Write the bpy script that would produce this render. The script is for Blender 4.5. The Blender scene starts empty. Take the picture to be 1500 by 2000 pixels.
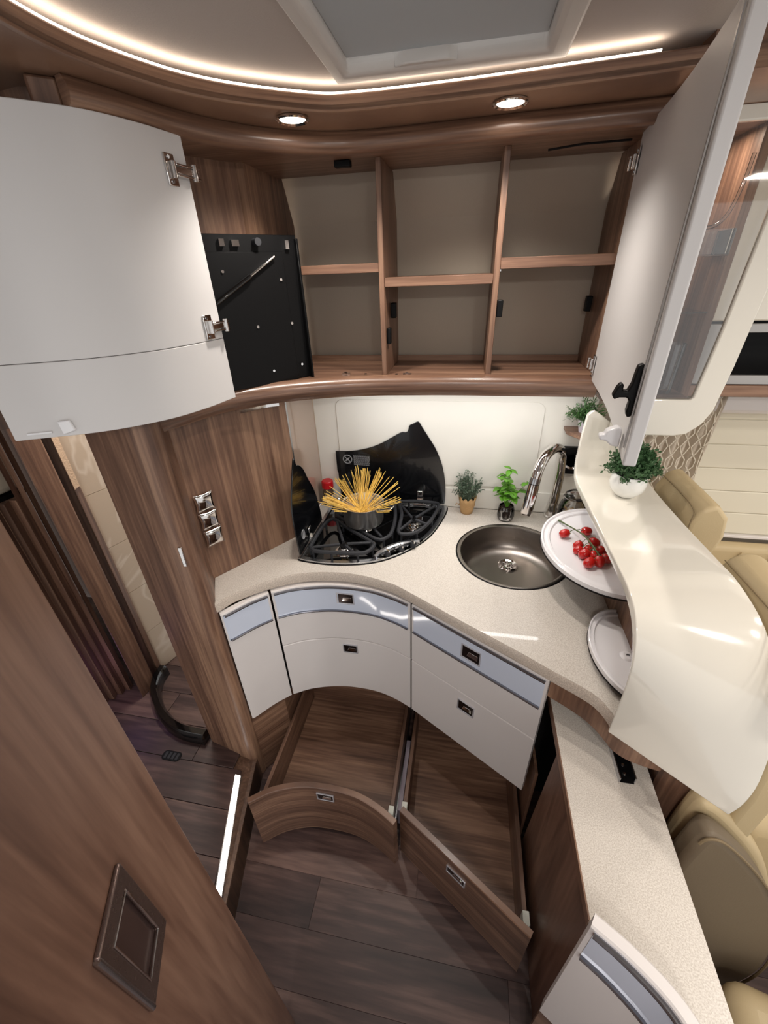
import bpy, bmesh, math, random
from math import sin, cos, pi, radians, hypot
from mathutils import Vector, Matrix, noise
random.seed(7)
C = bpy.context.scene.collection
SC = bpy.context.scene
# ------------------------------------------------------------ camera, world, lights, exposure
FPX, PITCH, ROLL, YAW, EYE = 806.25, 0.52759, 0.038143, -0.202804, 1.70
fw = Vector((sin(YAW)*cos(PITCH), cos(YAW)*cos(PITCH), -sin(PITCH)))
rt = Vector((cos(YAW), -sin(YAW), 0)); dn = fw.cross(rt)
rt2 = cos(ROLL)*rt + sin(ROLL)*dn; dn2 = -sin(ROLL)*rt + cos(ROLL)*dn
cd = bpy.data.cameras.new('camera'); cam = bpy.data.objects.new('camera', cd); C.objects.link(cam)
M = Matrix((rt2, -dn2, -fw)).transposed().to_4x4(); M.translation = Vector((0, 0, EYE)); cam.matrix_world = M
cd.sensor_fit = 'HORIZONTAL'; cd.sensor_width = 36; cd.lens = 36*FPX/1500; cd.clip_start = 0.02
SC.camera = cam
SC.view_settings.view_transform = 'Standard'; SC.view_settings.look = 'None'
SC.view_settings.gamma = 1; SC.view_settings.use_curve_mapping = False
SC.view_settings.exposure = 0.62
W = bpy.data.worlds.new('world'); SC.world = W; W.use_nodes = True
W.node_tree.nodes['Background'].inputs[0].default_value = (1.0, 0.985, 0.97, 1)
W.node_tree.nodes['Background'].inputs[1].default_value = 0.55

def area(name, loc, size, power, col=(1, .96, .92), rot=(0, 0, 0), sy=None, spread=pi):
    l = bpy.data.lights.new(name, 'AREA'); l.energy = power; l.color = col; l.size = size
    if sy: l.shape = 'RECTANGLE'; l.size_y = sy
    l.spread = spread
    o = bpy.data.objects.new(name, l); C.objects.link(o); o.location = loc; o.rotation_euler = rot
    return o
for lx, ly, pw in ((.05, -.55, 3.0), (.34, -.50, 2.6), (-.2, -1.0, 2.0)): area('cabin_ceiling_light', (lx, ly, 1.97), .10, pw, rot=(radians(12), 0, 0))
for lx, ly in ((-.28, -.42), (-.28, -.8), (.1, -.8)):
    area('cabin_spot_light', (lx, ly, 1.965), 0.05, 1.2)
for lx, ly in ((1.0, .30), (1.25, .55), (1.5, .9)): area('dinette_ceiling_light', (lx, ly, 1.95), .08, 2.8, (1, .93, .85))
area('worktop_strip_light', (0.0, 1.30, 1.376), 0.75, 1.25, (1, .99, .98), sy=0.02)
area('washroom_light', (-1.12, 1.25, 1.9), 0.2, 6, (1, .93, .85))
pl = bpy.data.lights.new('washroom_floor_glow', 'POINT'); pl.energy = .14; pl.color = (.45, .2, 1); pl.shadow_soft_size = .08
po = bpy.data.objects.new('washroom_floor_glow', pl); C.objects.link(po); po.location = (-1.33, .85, .34)

# ------------------------------------------------------------ materials
def srgb(r, g, b):
    f = lambda c: (c/255/12.92) if c/255 <= .04045 else ((c/255+.055)/1.055)**2.4
    return (f(r), f(g), f(b), 1)
def mat(name, col, rough=.5, metal=0, coat=0, bump=0, bscale=200, spec=None, emit=None, es=1, trans=0, ior=1.45, alpha=1, sheen=0):
    m = bpy.data.materials.new(name); m.use_nodes = True; nt = m.node_tree; b = nt.nodes['Principled BSDF']
    b.inputs['Base Color'].default_value = col; b.inputs['Roughness'].default_value = rough
    b.inputs['Metallic'].default_value = metal; b.inputs['Coat Weight'].default_value = coat
    b.inputs['Coat Roughness'].default_value = .04
    b.inputs['Transmission Weight'].default_value = trans; b.inputs['IOR'].default_value = ior
    if spec is not None: b.inputs['Specular IOR Level'].default_value = spec
    if emit: b.inputs['Emission Color'].default_value = emit; b.inputs['Emission Strength'].default_value = es
    # a faint procedural variation everywhere
    tc = nt.nodes.new('ShaderNodeTexCoord'); n = nt.nodes.new('ShaderNodeTexNoise'); n.inputs['Scale'].default_value = bscale
    nt.links.new(tc.outputs['Object'], n.inputs['Vector'])
    if bump:
        bp = nt.nodes.new('ShaderNodeBump'); bp.inputs['Strength'].default_value = bump; bp.inputs['Distance'].default_value = .002
        nt.links.new(n.outputs['Fac'], bp.inputs['Height']); nt.links.new(bp.outputs['Normal'], b.inputs['Normal'])
    else:
        mr = nt.nodes.new('ShaderNodeMapRange'); mr.inputs[3].default_value = max(0, rough-.03); mr.inputs[4].default_value = rough+.03
        nt.links.new(n.outputs['Fac'], mr.inputs[0]); nt.links.new(mr.outputs[0], b.inputs['Roughness'])
    return m
def ramp(nt, stops):
    r = nt.nodes.new('ShaderNodeValToRGB'); e = r.color_ramp.elements
    while len(e) < len(stops): e.new(.5)
    for i, (p, c) in enumerate(stops): e[i].position = p; e[i].color = c
    return r
def wood(name, axis, dark, mid, light, rough=.42, scale=1.0, coat=0.0, rotz=0, streak=26, uvary=0):
    m = bpy.data.materials.new(name); m.use_nodes = True; nt = m.node_tree; b = nt.nodes['Principled BSDF']
    tc = nt.nodes.new('ShaderNodeTexCoord'); mp = nt.nodes.new('ShaderNodeMapping')
    s = {'x': (1.2, streak, streak), 'y': (streak, 1.2, streak), 'z': (streak, streak, 1.2), 'h': (1.3, 1.3, streak*1.5)}[axis]
    mp0 = nt.nodes.new('ShaderNodeMapping'); mp0.inputs['Rotation'].default_value = (0, 0, rotz)
    nt.links.new(tc.outputs['Object'], mp0.inputs['Vector'])
    src = mp0.outputs[0]
    if uvary:
        oi = nt.nodes.new('ShaderNodeObjectInfo'); ml = nt.nodes.new('ShaderNodeMath'); ml.operation = 'MULTIPLY'; ml.inputs[1].default_value = 17.3
        nt.links.new(oi.outputs['Random'], ml.inputs[0])
        va = nt.nodes.new('ShaderNodeVectorMath'); va.operation = 'ADD'
        nt.links.new(src, va.inputs[0]); nt.links.new(ml.outputs[0], va.inputs[1]); src = va.outputs[0]
    mp.inputs['Scale'].default_value = tuple(v*scale for v in s)
    nt.links.new(src, mp.inputs['Vector'])
    n1 = nt.nodes.new('ShaderNodeTexNoise'); n1.inputs['Scale'].default_value = 1.0; n1.inputs['Detail'].default_value = 7; n1.inputs['Roughness'].default_value = .62; n1.inputs['Distortion'].default_value = .5
    nt.links.new(mp.outputs[0], n1.inputs['Vector'])
    n2 = nt.nodes.new('ShaderNodeTexNoise'); n2.inputs['Scale'].default_value = 4.5; n2.inputs['Detail'].default_value = 4
    nt.links.new(mp.outputs[0], n2.inputs['Vector'])
    n3 = nt.nodes.new('ShaderNodeTexNoise'); n3.inputs['Scale'].default_value = .28; n3.inputs['Detail'].default_value = 2
    nt.links.new(mp.outputs[0], n3.inputs['Vector'])
    a = nt.nodes.new('ShaderNodeMath'); a.operation = 'MULTIPLY_ADD'; a.inputs[1].default_value = .45
    nt.links.new(n2.outputs['Fac'], a.inputs[0])
    a2 = nt.nodes.new('ShaderNodeMath'); a2.operation = 'MULTIPLY'; a2.inputs[1].default_value = .55
    nt.links.new(n1.outputs['Fac'], a2.inputs[0]); nt.links.new(a2.outputs[0], a.inputs[2])
    a3 = nt.nodes.new('ShaderNodeMath'); a3.operation = 'MULTIPLY_ADD'; a3.inputs[1].default_value = .5
    nt.links.new(n3.outputs['Fac'], a3.inputs[0]); nt.links.new(a.outputs[0], a3.inputs[2])
    r = ramp(nt, [(.56, dark), (.74, mid), (.92, light)])
    nt.links.new(a3.outputs[0], r.inputs[0])
    out = r.outputs[0]
    if uvary:
        hs = nt.nodes.new('ShaderNodeHueSaturation'); mr = nt.nodes.new('ShaderNodeMapRange')
        mr.inputs[3].default_value = 1-uvary; mr.inputs[4].default_value = 1+uvary
        nt.links.new(oi.outputs['Random'], mr.inputs[0]); nt.links.new(mr.outputs[0], hs.inputs['Value']); nt.links.new(out, hs.inputs['Color']); out = hs.outputs[0]
    nt.links.new(out, b.inputs['Base Color'])
    b.inputs['Roughness'].default_value = rough; b.inputs['Coat Weight'].default_value = coat; b.inputs['Coat Roughness'].default_value = .15
    bp = nt.nodes.new('ShaderNodeBump'); bp.inputs['Strength'].default_value = .12; bp.inputs['Distance'].default_value = .001
    nt.links.new(a.outputs[0], bp.inputs['Height']); nt.links.new(bp.outputs[0], b.inputs['Normal'])
    return m
WD, WM, WL = srgb(76, 53, 42), srgb(116, 86, 69), srgb(156, 122, 98)
wood_v = wood('walnut_vertical', 'z', WD, WM, WL)
wood_h = wood('walnut_horizontal', 'h', WD, WM, WL, rough=.33, coat=.25)
wood_x = wood('walnut_crosswise', 'x', srgb(78, 54, 43), srgb(120, 89, 71), srgb(156, 122, 99))
wood_y = wood('walnut_lengthwise', 'y', WD, WM, WL)
wood_door = wood('walnut_door', 'z', srgb(82, 57, 46), srgb(112, 82, 67), srgb(138, 106, 88), rough=.38, streak=18)
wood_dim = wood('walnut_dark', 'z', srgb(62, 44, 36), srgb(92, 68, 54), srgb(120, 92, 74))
floor_m = wood('vinyl_plank', 'x', srgb(42, 30, 29), srgb(70, 52, 49), srgb(112, 88, 80), rough=.45, streak=12, uvary=.2)
white = mat('satin_white_lacquer', srgb(226, 220, 217), .32, coat=.3)
doorwhite = mat('white_door_inner_face', srgb(214, 212, 211), .45)
gloss = mat('glossy_cream_white', srgb(229, 224, 212), .12, coat=1)
bluewhite = mat('bluish_white_gloss_band', srgb(214, 222, 238), .1, coat=1)
cream = mat('cream_wall_laminate', srgb(232, 228, 218), .3, coat=.25)
lining = mat('beige_wall_lining', srgb(186, 174, 158), .8, bump=.2, bscale=300)
ceil_m = mat('ceiling_fabric', srgb(180, 170, 163), .85, bump=.15, bscale=400)
hatch_m = mat('hatch_plastic', srgb(205, 200, 195), .4)
hatch_p = mat('hatch_blind', srgb(176, 182, 186), .6)
chrome = mat('chrome', srgb(225, 222, 220), .06, 1)
alu = mat('brushed_aluminium', srgb(190, 192, 196), .25, 1)
trim_m = mat('aluminium_trim_bar', srgb(150, 152, 160), .22, 1)
catch_m = mat('polished_catch_frame', srgb(214, 214, 220), .22, .55)
steel = mat('sink_steel', srgb(150, 142, 135), .33, 1)
potm = mat('pot_steel', srgb(242, 238, 234), .3, 1)
black = mat('black_satin_metal', srgb(6, 6, 7), .5, spec=.25)
blackg = mat('black_gloss_enamel', srgb(8, 8, 9), .08, coat=1)
grate_m = mat('cast_grate', srgb(40, 41, 45), .6)
lid_m = mat('black_lid_glass', srgb(9, 10, 13), .2, coat=.4)
gap = mat('dark_gap', srgb(20, 15, 14), .9)
plastic = mat('pale_plastic', srgb(225, 228, 218), .4)
whitep = mat('white_plastic', srgb(240, 240, 242), .3)
sign_m = mat('grey_print', srgb(150, 150, 152), .6)
red = mat('red_plastic', srgb(196, 20, 30), .35)
tom = mat('tomato_skin', srgb(186, 26, 22), .18, coat=.6)
green_stem = mat('vine_green', srgb(84, 98, 62), .6)
pastay = mat('dry_spaghetti', srgb(232, 190, 92), .5)
pastac = mat('dry_curly_pasta', srgb(205, 165, 90), .55)
leaf_b = mat('basil_green', srgb(98, 158, 44), .45)
leaf_d = mat('thyme_green', srgb(98, 116, 96), .6)
leaf_c = mat('box_green', srgb(70, 104, 66), .5)
burlap = mat('burlap', srgb(196, 158, 110), .9, bump=.6, bscale=500)
soil = mat('soil', srgb(52, 38, 32), .9)
ceramic = mat('white_ceramic', srgb(240, 240, 236), .25, coat=.4)
traym = mat('white_tray_plastic', srgb(236, 234, 236), .25, coat=.5)
leather = mat('beige_leather', srgb(196, 176, 138), .5, bump=.12, bscale=350)
leather_d = mat('shaded_taupe_leather', srgb(116, 102, 83), .55, bump=.12, bscale=350)  # taupe leather, darkened further to carry the shade on the bench side
seam_m = mat('seam_thread', srgb(130, 112, 84), .7)
blind_m = mat('pleated_blind', srgb(222, 215, 196), .7)
curtain_m = mat('curtain_cloth', srgb(204, 192, 176), .8, bump=.3, bscale=500)
curtain_l = mat('curtain_ribbon', srgb(214, 204, 186), .6)
silver_p = mat('silver_plastic', srgb(172, 170, 168), .35, metal=.3)
ledm = mat('led_glow', (1, 1, 1, 1), .5, emit=(1, .84, .68, 1), es=9)
ledw = mat('led_step_glow', (1, 1, 1, 1), .5, emit=(1, .93, .86, 1), es=5)
lampm = mat('lamp_glow', (1, 1, 1, 1), .5, emit=(1, .93, .85, 1), es=12)
osb = mat('raw_chipboard', srgb(205, 178, 150), .9, bump=.8, bscale=160)
pinkp = mat('pink_fabric', srgb(240, 200, 180), .8)

def glassmat(name, col=(1, 1, 1, 1), rough=0, tint=.92):
    m = bpy.data.materials.new(name); m.use_nodes = True; nt = m.node_tree; nt.nodes.clear()
    o = nt.nodes.new('ShaderNodeOutputMaterial'); mx = nt.nodes.new('ShaderNodeMixShader'); t = nt.nodes.new('ShaderNodeBsdfTransparent'); g = nt.nodes.new('ShaderNodeBsdfGlossy')
    t.inputs[0].default_value = (tint*col[0], tint*col[1], tint*col[2], 1); g.inputs['Roughness'].default_value = .03
    f = nt.nodes.new('ShaderNodeFresnel'); f.inputs[0].default_value = 1.5
    lw = nt.nodes.new('ShaderNodeMath'); lw.operation = 'MULTIPLY_ADD'; lw.inputs[1].default_value = 1.2; lw.inputs[2].default_value = .03
    nt.links.new(f.outputs[0], lw.inputs[0]); nt.links.new(lw.outputs[0], mx.inputs[0])
    nt.links.new(t.outputs[0], mx.inputs[1]); nt.links.new(g.outputs[0], mx.inputs[2]); nt.links.new(mx.outputs[0], o.inputs[0])
    return m
glass = glassmat('clear_glass', tint=.96); acryl = glassmat('clear_acrylic', tint=.96)

def speckle(name, base, d, l, rough=.35):
    m = bpy.data.materials.new(name); m.use_nodes = True; nt = m.node_tree; b = nt.nodes['Principled BSDF']
    tc = nt.nodes.new('ShaderNodeTexCoord')
    n = nt.nodes.new('ShaderNodeTexNoise'); n.inputs['Scale'].default_value = 420; n.inputs['Detail'].default_value = 3
    v = nt.nodes.new('ShaderNodeTexVoronoi'); v.inputs['Scale'].default_value = 230
    nt.links.new(tc.outputs['Object'], n.inputs['Vector']); nt.links.new(tc.outputs['Object'], v.inputs['Vector'])
    r = ramp(nt, [(.36, d), (.5, base), (.66, l)]); nt.links.new(n.outputs['Fac'], r.inputs[0])
    r2 = ramp(nt, [(0.0, (1, 1, 1, 1)), (.22, (0, 0, 0, 1))]); nt.links.new(v.outputs['Distance'], r2.inputs[0])
    mx = nt.nodes.new('ShaderNodeMix'); mx.data_type = 'RGBA'; mx.inputs[0].default_value = 0
    ml = nt.nodes.new('ShaderNodeMath'); ml.operation = 'MULTIPLY'; ml.inputs[1].default_value = .45
    nt.links.new(r2.outputs[0], ml.inputs[0]); nt.links.new(ml.outputs[0], mx.inputs[0])
    nt.links.new(r.outputs[0], mx.inputs[6]); mx.inputs[7].default_value = l
    nt.links.new(mx.outputs[2], b.inputs['Base Color']); b.inputs['Roughness'].default_value = rough
    b.inputs['Coat Weight'].default_value = .2
    return m
stone = speckle('speckled_worktop', srgb(212, 204, 194), srgb(196, 186, 174), srgb(226, 219, 209))
stone_e = speckle('speckled_worktop_edge', srgb(194, 181, 168), srgb(178, 164, 150), srgb(216, 203, 189))
def tilemat():
    m = bpy.data.materials.new('veined_stone_tile'); m.use_nodes = True; nt = m.node_tree; b = nt.nodes['Principled BSDF']
    tc = nt.nodes.new('ShaderNodeTexCoord'); n = nt.nodes.new('ShaderNodeTexNoise'); n.inputs['Scale'].default_value = 2.2; n.inputs['Detail'].default_value = 3; n.inputs['Distortion'].default_value = 1.5
    nt.links.new(tc.outputs['Object'], n.inputs['Vector'])
    r = ramp(nt, [(.47, srgb(214, 198, 176)), (.495, srgb(234, 222, 204)), (.52, srgb(214, 198, 176))]); nt.links.new(n.outputs['Fac'], r.inputs[0])
    nt.links.new(r.outputs[0], b.inputs['Base Color']); b.inputs['Roughness'].default_value = .35
    return m
tile_m = tilemat()

# ------------------------------------------------------------ mesh builder
class B:
    def __init__(s): s.bm = bmesh.new()
    def face(s, vs):
        try: s.bm.faces.new(vs)
        except ValueError: pass
    def hexa(s, P):
        v = [s.bm.verts.new(p) for p in P]
        for q in ((0, 3, 2, 1), (4, 5, 6, 7), (0, 1, 5, 4), (1, 2, 6, 5), (2, 3, 7, 6), (3, 0, 4, 7)): s.face([v[i] for i in q])
        return s
    def box(s, x0, x1, y0, y1, z0, z1):
        return s.hexa([(x0, y0, z0), (x1, y0, z0), (x1, y1, z0), (x0, y1, z0), (x0, y0, z1), (x1, y0, z1), (x1, y1, z1), (x0, y1, z1)])
    def obox(s, c, a, b, w, sa, sb, sw):
        c, a, b, w = Vector(c), Vector(a).normalized(), Vector(b).normalized(), Vector(w).normalized()
        P = []
        for k in (-1, 1):
            for i, j in ((-1, -1), (1, -1), (1, 1), (-1, 1)): P.append(c + a*i*sa/2 + b*j*sb/2 + w*k*sw/2)
        return s.hexa(P)
    def prism(s, poly, lo, hi, mp=lambda u, v, w: (u, v, w)):
        a = [s.bm.verts.new(mp(u, v, lo)) for u, v in poly]; b = [s.bm.verts.new(mp(u, v, hi)) for u, v in poly]
        n = len(poly)
        for k in (a, b): s.face(k)
        for i in range(n): s.face([a[i], a[(i+1) % n], b[(i+1) % n], b[i]])
        return s
    def plate(s, outer, holes, lo, hi, mp=lambda u, v, w: (u, v, w)):
        for w in (lo, hi):
            es = []
            for lp in [outer]+holes:
                vs = [s.bm.verts.new(mp(u, v, w)) for u, v in lp]
                es += [s.bm.edges.new((vs[i], vs[(i+1) % len(vs)])) for i in range(len(vs))]
            bmesh.ops.triangle_fill(s.bm, use_beauty=True, use_dissolve=False, edges=es)
        for lp in [outer]+holes:
            n = len(lp); a = [s.bm.verts.new(mp(u, v, lo)) for u, v in lp]; b = [s.bm.verts.new(mp(u, v, hi)) for u, v in lp]
            for i in range(n): s.face([a[i], a[(i+1) % n], b[(i+1) % n], b[i]])
        bmesh.ops.remove_doubles(s.bm, verts=s.bm.verts, dist=1e-6)
        return s
    def sweep(s, path, prof, closed=False):
        P = [Vector((p[0], p[1])) for p in path]; n = len(P); rings = []
        for i in range(n):
            if closed: d0 = (P[i]-P[i-1]).normalized(); d1 = (P[(i+1) % n]-P[i]).normalized()
            else:
                d0 = (P[i]-P[max(i-1, 0)]); d1 = (P[min(i+1, n-1)]-P[i])
                if d0.length == 0: d0 = d1
                if d1.length == 0: d1 = d0
                d0.normalize(); d1.normalize()
            n0 = Vector((-d0.y, d0.x)); n1 = Vector((-d1.y, d1.x)); m = (n0+n1).normalized(); k = 1/max(.35, m.dot(n0))
            rings.append([s.bm.verts.new((P[i].x+m.x*k*d, P[i].y+m.y*k*d, z)) for d, z in prof])
        q = len(prof)
        for i in range(n if closed else n-1):
            a, b = rings[i], rings[(i+1) % n]
            for j in range(q): s.face([a[j], a[(j+1) % q], b[(j+1) % q], b[j]])
        if not closed: s.face(rings[0]); s.face(rings[-1])
        return s
    def tube(s, pts, r, n=10, closed=False):
        P = [Vector(p) for p in pts]; m = len(P); rr = r if isinstance(r, (list, tuple)) else [r]*m
        rings = []; up = None
        for i in range(m):
            if closed: t = (P[(i+1) % m]-P[i-1])
            else: t = P[min(i+1, m-1)]-P[max(i-1, 0)]
            t.normalize()
            if up is None:
                up = Vector((0, 0, 1)) if abs(t.z) < .9 else Vector((1, 0, 0))
            u = (up - t*up.dot(t)).normalized(); up = u; v = t.cross(u)
            rings.append([s.bm.verts.new(P[i]+(u*cos(2*pi*k/n)+v*sin(2*pi*k/n))*rr[i]) for k in range(n)])
        for i in range(m if closed else m-1):
            a, b = rings[i], rings[(i+1) % m]
            for k in range(n): s.face([a[k], a[(k+1) % n], b[(k+1) % n], b[k]])
        if not closed: s.face(rings[0]); s.face(rings[-1])
        return s
    def lathe(s, prof, c=(0, 0, 0), n=32, a0=0, a1=2*pi, mp=None):
        full = abs(a1-a0-2*pi) < 1e-6; m = n if full else n+1; rings = []
        for k in range(m):
            t = a0+(a1-a0)*k/n
            row = []
            for r, z in prof:
                p = Vector((c[0]+r*cos(t), c[1]+r*sin(t), c[2]+z))
                row.append(s.bm.verts.new(mp(p) if mp else p))
            rings.append(row)
        for k in range(n if full else n):
            a, b = rings[k], rings[(k+1) % m]
            for j in range(len(prof)-1): s.face([a[j], a[j+1], b[j+1], b[j]])
        bmesh.ops.remove_doubles(s.bm, verts=s.bm.verts, dist=1e-6)
        return s
    def grid(s, rows):
        V = [[s.bm.verts.new(p) for p in r] for r in rows]
        for i in range(len(V)-1):
            for j in range(len(V[0])-1): s.face([V[i][j], V[i+1][j], V[i+1][j+1], V[i][j+1]])
        return s
    def ball(s, c, r, sc=(1, 1, 1), n=12):
        bmesh.ops.create_icosphere(s.bm, subdivisions=2, radius=r, matrix=Matrix.Translation(c) @ Matrix.Diagonal((*sc, 1)))
        return s
ORG = {}
def emit(name, b, m, parent=None, smooth=None, bevel=0, seg=2, solid=0, sub=0, org=None):
    bmesh.ops.recalc_face_normals(b.bm, faces=b.bm.faces)
    o0 = ORG[parent.name] if parent else Vector(org or (0, 0, 0))
    if o0.length: bmesh.ops.translate(b.bm, verts=b.bm.verts, vec=-o0)
    me = bpy.data.meshes.new(name); b.bm.to_mesh(me); b.bm.free()
    me.materials.append(m)
    o = bpy.data.objects.new(name, me); C.objects.link(o)
    if parent: o.parent = parent
    else: o.location = o0
    ORG[o.name] = o0
    if solid:
        md = o.modifiers.new('solid', 'SOLIDIFY'); md.thickness = abs(solid); md.offset = -1 if solid > 0 else 1
    if sub: md = o.modifiers.new('sub', 'SUBSURF'); md.levels = sub; md.render_levels = sub
    if bevel:
        md = o.modifiers.new('bevel', 'BEVEL'); md.width = bevel; md.segments = seg; md.limit_method = 'ANGLE'; md.angle_limit = radians(35)
    if smooth is None: smooth = bevel > 0 or sub > 0
    if smooth:
        for p in me.polygons: p.use_smooth = True
        try: me.set_sharp_from_angle(angle=radians(38))
        except Exception: pass
    return o
def emit_split(name, b, m, parent=None, **k):
    b.bm.verts.index_update(); b.bm.faces.index_update(); b.bm.faces.ensure_lookup_table(); seen = set(); res = []
    for f0 in list(b.bm.faces):
        if f0.index in seen: continue
        comp = []; st = [f0]; seen.add(f0.index)
        while st:
            f = st.pop(); comp.append(f)
            for v in f.verts:
                for g in v.link_faces:
                    if g.index not in seen: seen.add(g.index); st.append(g)
        nb = B(); mp = {}
        for f in comp:
            nb.face([mp.setdefault(v.index, None) or mp.__setitem__(v.index, nb.bm.verts.new(v.co)) or mp[v.index] for v in f.verts])
        res.append(emit(name, nb, m, parent, **k))
    b.bm.free(); return res[0]
def tag(o, label, cat=None, group=None, kind=None):
    if label: o['label'] = label
    if cat: o['category'] = cat
    if group: o['group'] = group
    if kind: o['kind'] = kind
    return o
def thing(name, label, cat, loc=(0, 0, 0), group=None):
    o = bpy.data.objects.new(name, None); C.objects.link(o); o.location = loc; o.empty_display_size = .02
    ORG[o.name] = Vector(loc); return tag(o, label, cat, group)
def struct(name, b, m, label, cat='structure', **k):
    o = emit(name, b, m, **k)
    return tag(o, label, cat, kind='structure')
def smoothpath(P, n=6):
    P = [Vector(p) for p in P]; out = []
    for i in range(len(P)-1):
        p0 = P[i-1] if i > 0 else P[0]*2-P[1]; p1, p2 = P[i], P[i+1]; p3 = P[i+2] if i+2 < len(P) else P[-1]*2-P[-2]
        for k in range(n):
            t = k/n; out.append(.5*((2*p1)+(-p0+p2)*t+(2*p0-5*p1+4*p2-p3)*t*t+(-p0+3*p1-3*p2+p3)*t**3))
    out.append(P[-1]); return out
def circle(cx, cy, r, n=48, a0=0, a1=2*pi): return [(cx+r*cos(a0+(a1-a0)*k/n), cy+r*sin(a0+(a1-a0)*k/n)) for k in range(n)]
def shift(path, dx, dy): return [(p[0]+dx, p[1]+dy) for p in path]
XZ = lambda u, v, w: (u, w, v)
YZ = lambda u, v, w: (w, u, v)
def between(path, x0, x1):
    return [p for p in path if x0 <= p[0] <= x1]
def copy_tree(o, parent=None):
    c = o.copy(); C.objects.link(c); c.parent = parent; ORG[c.name] = ORG[o.name]
    for ch in list(o.children): copy_tree(ch, c)
    return c
WALLY = 1.485

# ------------------------------------------------------------ setting: floor, steps, walls, ceiling
fl = struct('floor', B().box(-.72, 2.2, -1.6, 1.5, -.05, -.008), floor_m, 'dark vinyl plank floor of the galley', 'floor')
rows = [(-.62+.1265*i) for i in range(11)]
random.seed(5)
for i, y0 in enumerate(rows):
    y1 = y0+.1265
    cuts = {8: [-.36, .55], 9: [-.05], 7: [.22], 6: [-.42, .5]}.get(i, [random.uniform(-.5, .6)])
    xs = [-.72]+cuts+[1.2]
    for a, b_ in zip(xs[:-1], xs[1:]):
        emit('plank', B().box(a+.0002, b_-.0002, y0+.0002-.0115, y1-.0002-.0115, -.009, 0), floor_m, fl, bevel=.0004, seg=1)
stepedge = [(-.684, .757), (-.62, .49), (-.53, .12), (-.46, -.2)]
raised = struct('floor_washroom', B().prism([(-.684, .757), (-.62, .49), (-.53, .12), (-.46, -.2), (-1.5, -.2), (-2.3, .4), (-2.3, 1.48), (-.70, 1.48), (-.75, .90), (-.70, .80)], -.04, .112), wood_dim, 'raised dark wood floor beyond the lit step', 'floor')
for i, (y0, y1) in enumerate([(.33, .46), (.46, .59), (.59, .72), (.72, .85), (.85, .98), (.98, 1.11), (1.11, 1.24)]):
    xe = lambda y: -.684-.0 if y > .757 else (-.62-(y-.49)*.2397 if y > .49 else -.62+(.49-y)*.243)
    cx = [-1.05, -.95, -1.2, -.93, -1.15, -1.1, -1.0][i]
    xr0 = xe(y0)-.05; xr1 = xe(y1)-.05
    if y0 >= .72: xr0 = xr1 = -.76
    emit('plank', B().prism([(cx+.001, y0+.001), (xr0, y0+.001), (xr1, y1-.001), (cx+.001, y1-.001)], .112, .12), floor_m, raised, bevel=.0008, seg=1)
    emit('plank', B().prism([(-1.9, y0+.001), (cx-.001, y0+.001), (cx-.001, y1-.001), (-1.9, y1-.001)], .112, .12), floor_m, raised, bevel=.0008, seg=1)
struct('trim_step', B().sweep(stepedge[::-1], [(0, .0), (0, .121), (.012, .123), (.012, 0)]), wood_dim, 'dark edging along the front of the raised floor', 'trim')
sl = thing('step_light', 'bright strip light let into the edge of the raised floor', 'lamp', (-.665, .55, .12))
emit('housing', B().hexa([(-.742, .704, .113), (-.716, .704, .113), (-.585, .30, .113), (-.612, .30, .113), (-.742, .704, .1215), (-.716, .704, .1215), (-.585, .30, .1215), (-.612, .30, .1215)]), alu, sl)
emit('diffuser', B().hexa([(-.738, .700, .1215), (-.719, .700, .1215), (-.589, .305, .1215), (-.608, .305, .1215), (-.738, .700, .124), (-.719, .700, .124), (-.589, .305, .124), (-.608, .305, .124)]), ledw, sl)

# vehicle side wall: lining with a kink, sloping in towards the roof
struct('wall_back', B().prism([(WALLY, 0), (WALLY, 1.83), (1.40, 2.03), (1.46, 2.03), (1.55, 1.83), (1.55, 0)], -.58, 2.3, lambda u, v, w: (w, u, v)), lining, 'beige lined vehicle side wall behind the kitchen', 'wall')
bs = thing('splashback', 'cream moulded splashback panel behind the hob and sink', 'wall panel', (0, WALLY, .87))
emit('panel', B().box(-.56, .44, WALLY-.010, WALLY-.001, .871, 1.40), cream, bs)
def rrect(x0, x1, y0, y1, r, n=6):
    P = []
    for cx, cy, a in ((x1-r, y1-r, 0), (x0+r, y1-r, pi/2), (x0+r, y0+r, pi), (x1-r, y0+r, 1.5*pi)):
        for k in range(n+1): P.append((cx+r*cos(a+pi/2*k/n), cy+r*sin(a+pi/2*k/n)))
    return P
emit('raised_field', B().prism(rrect(-.473, .275, .968, 1.297, .03), WALLY-.014, WALLY-.009, XZ), cream, bs, bevel=.002)
emit('upstand', B().box(-.56, .44, WALLY-.016, WALLY-.010, .871, .955), cream, bs, bevel=.002)

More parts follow.
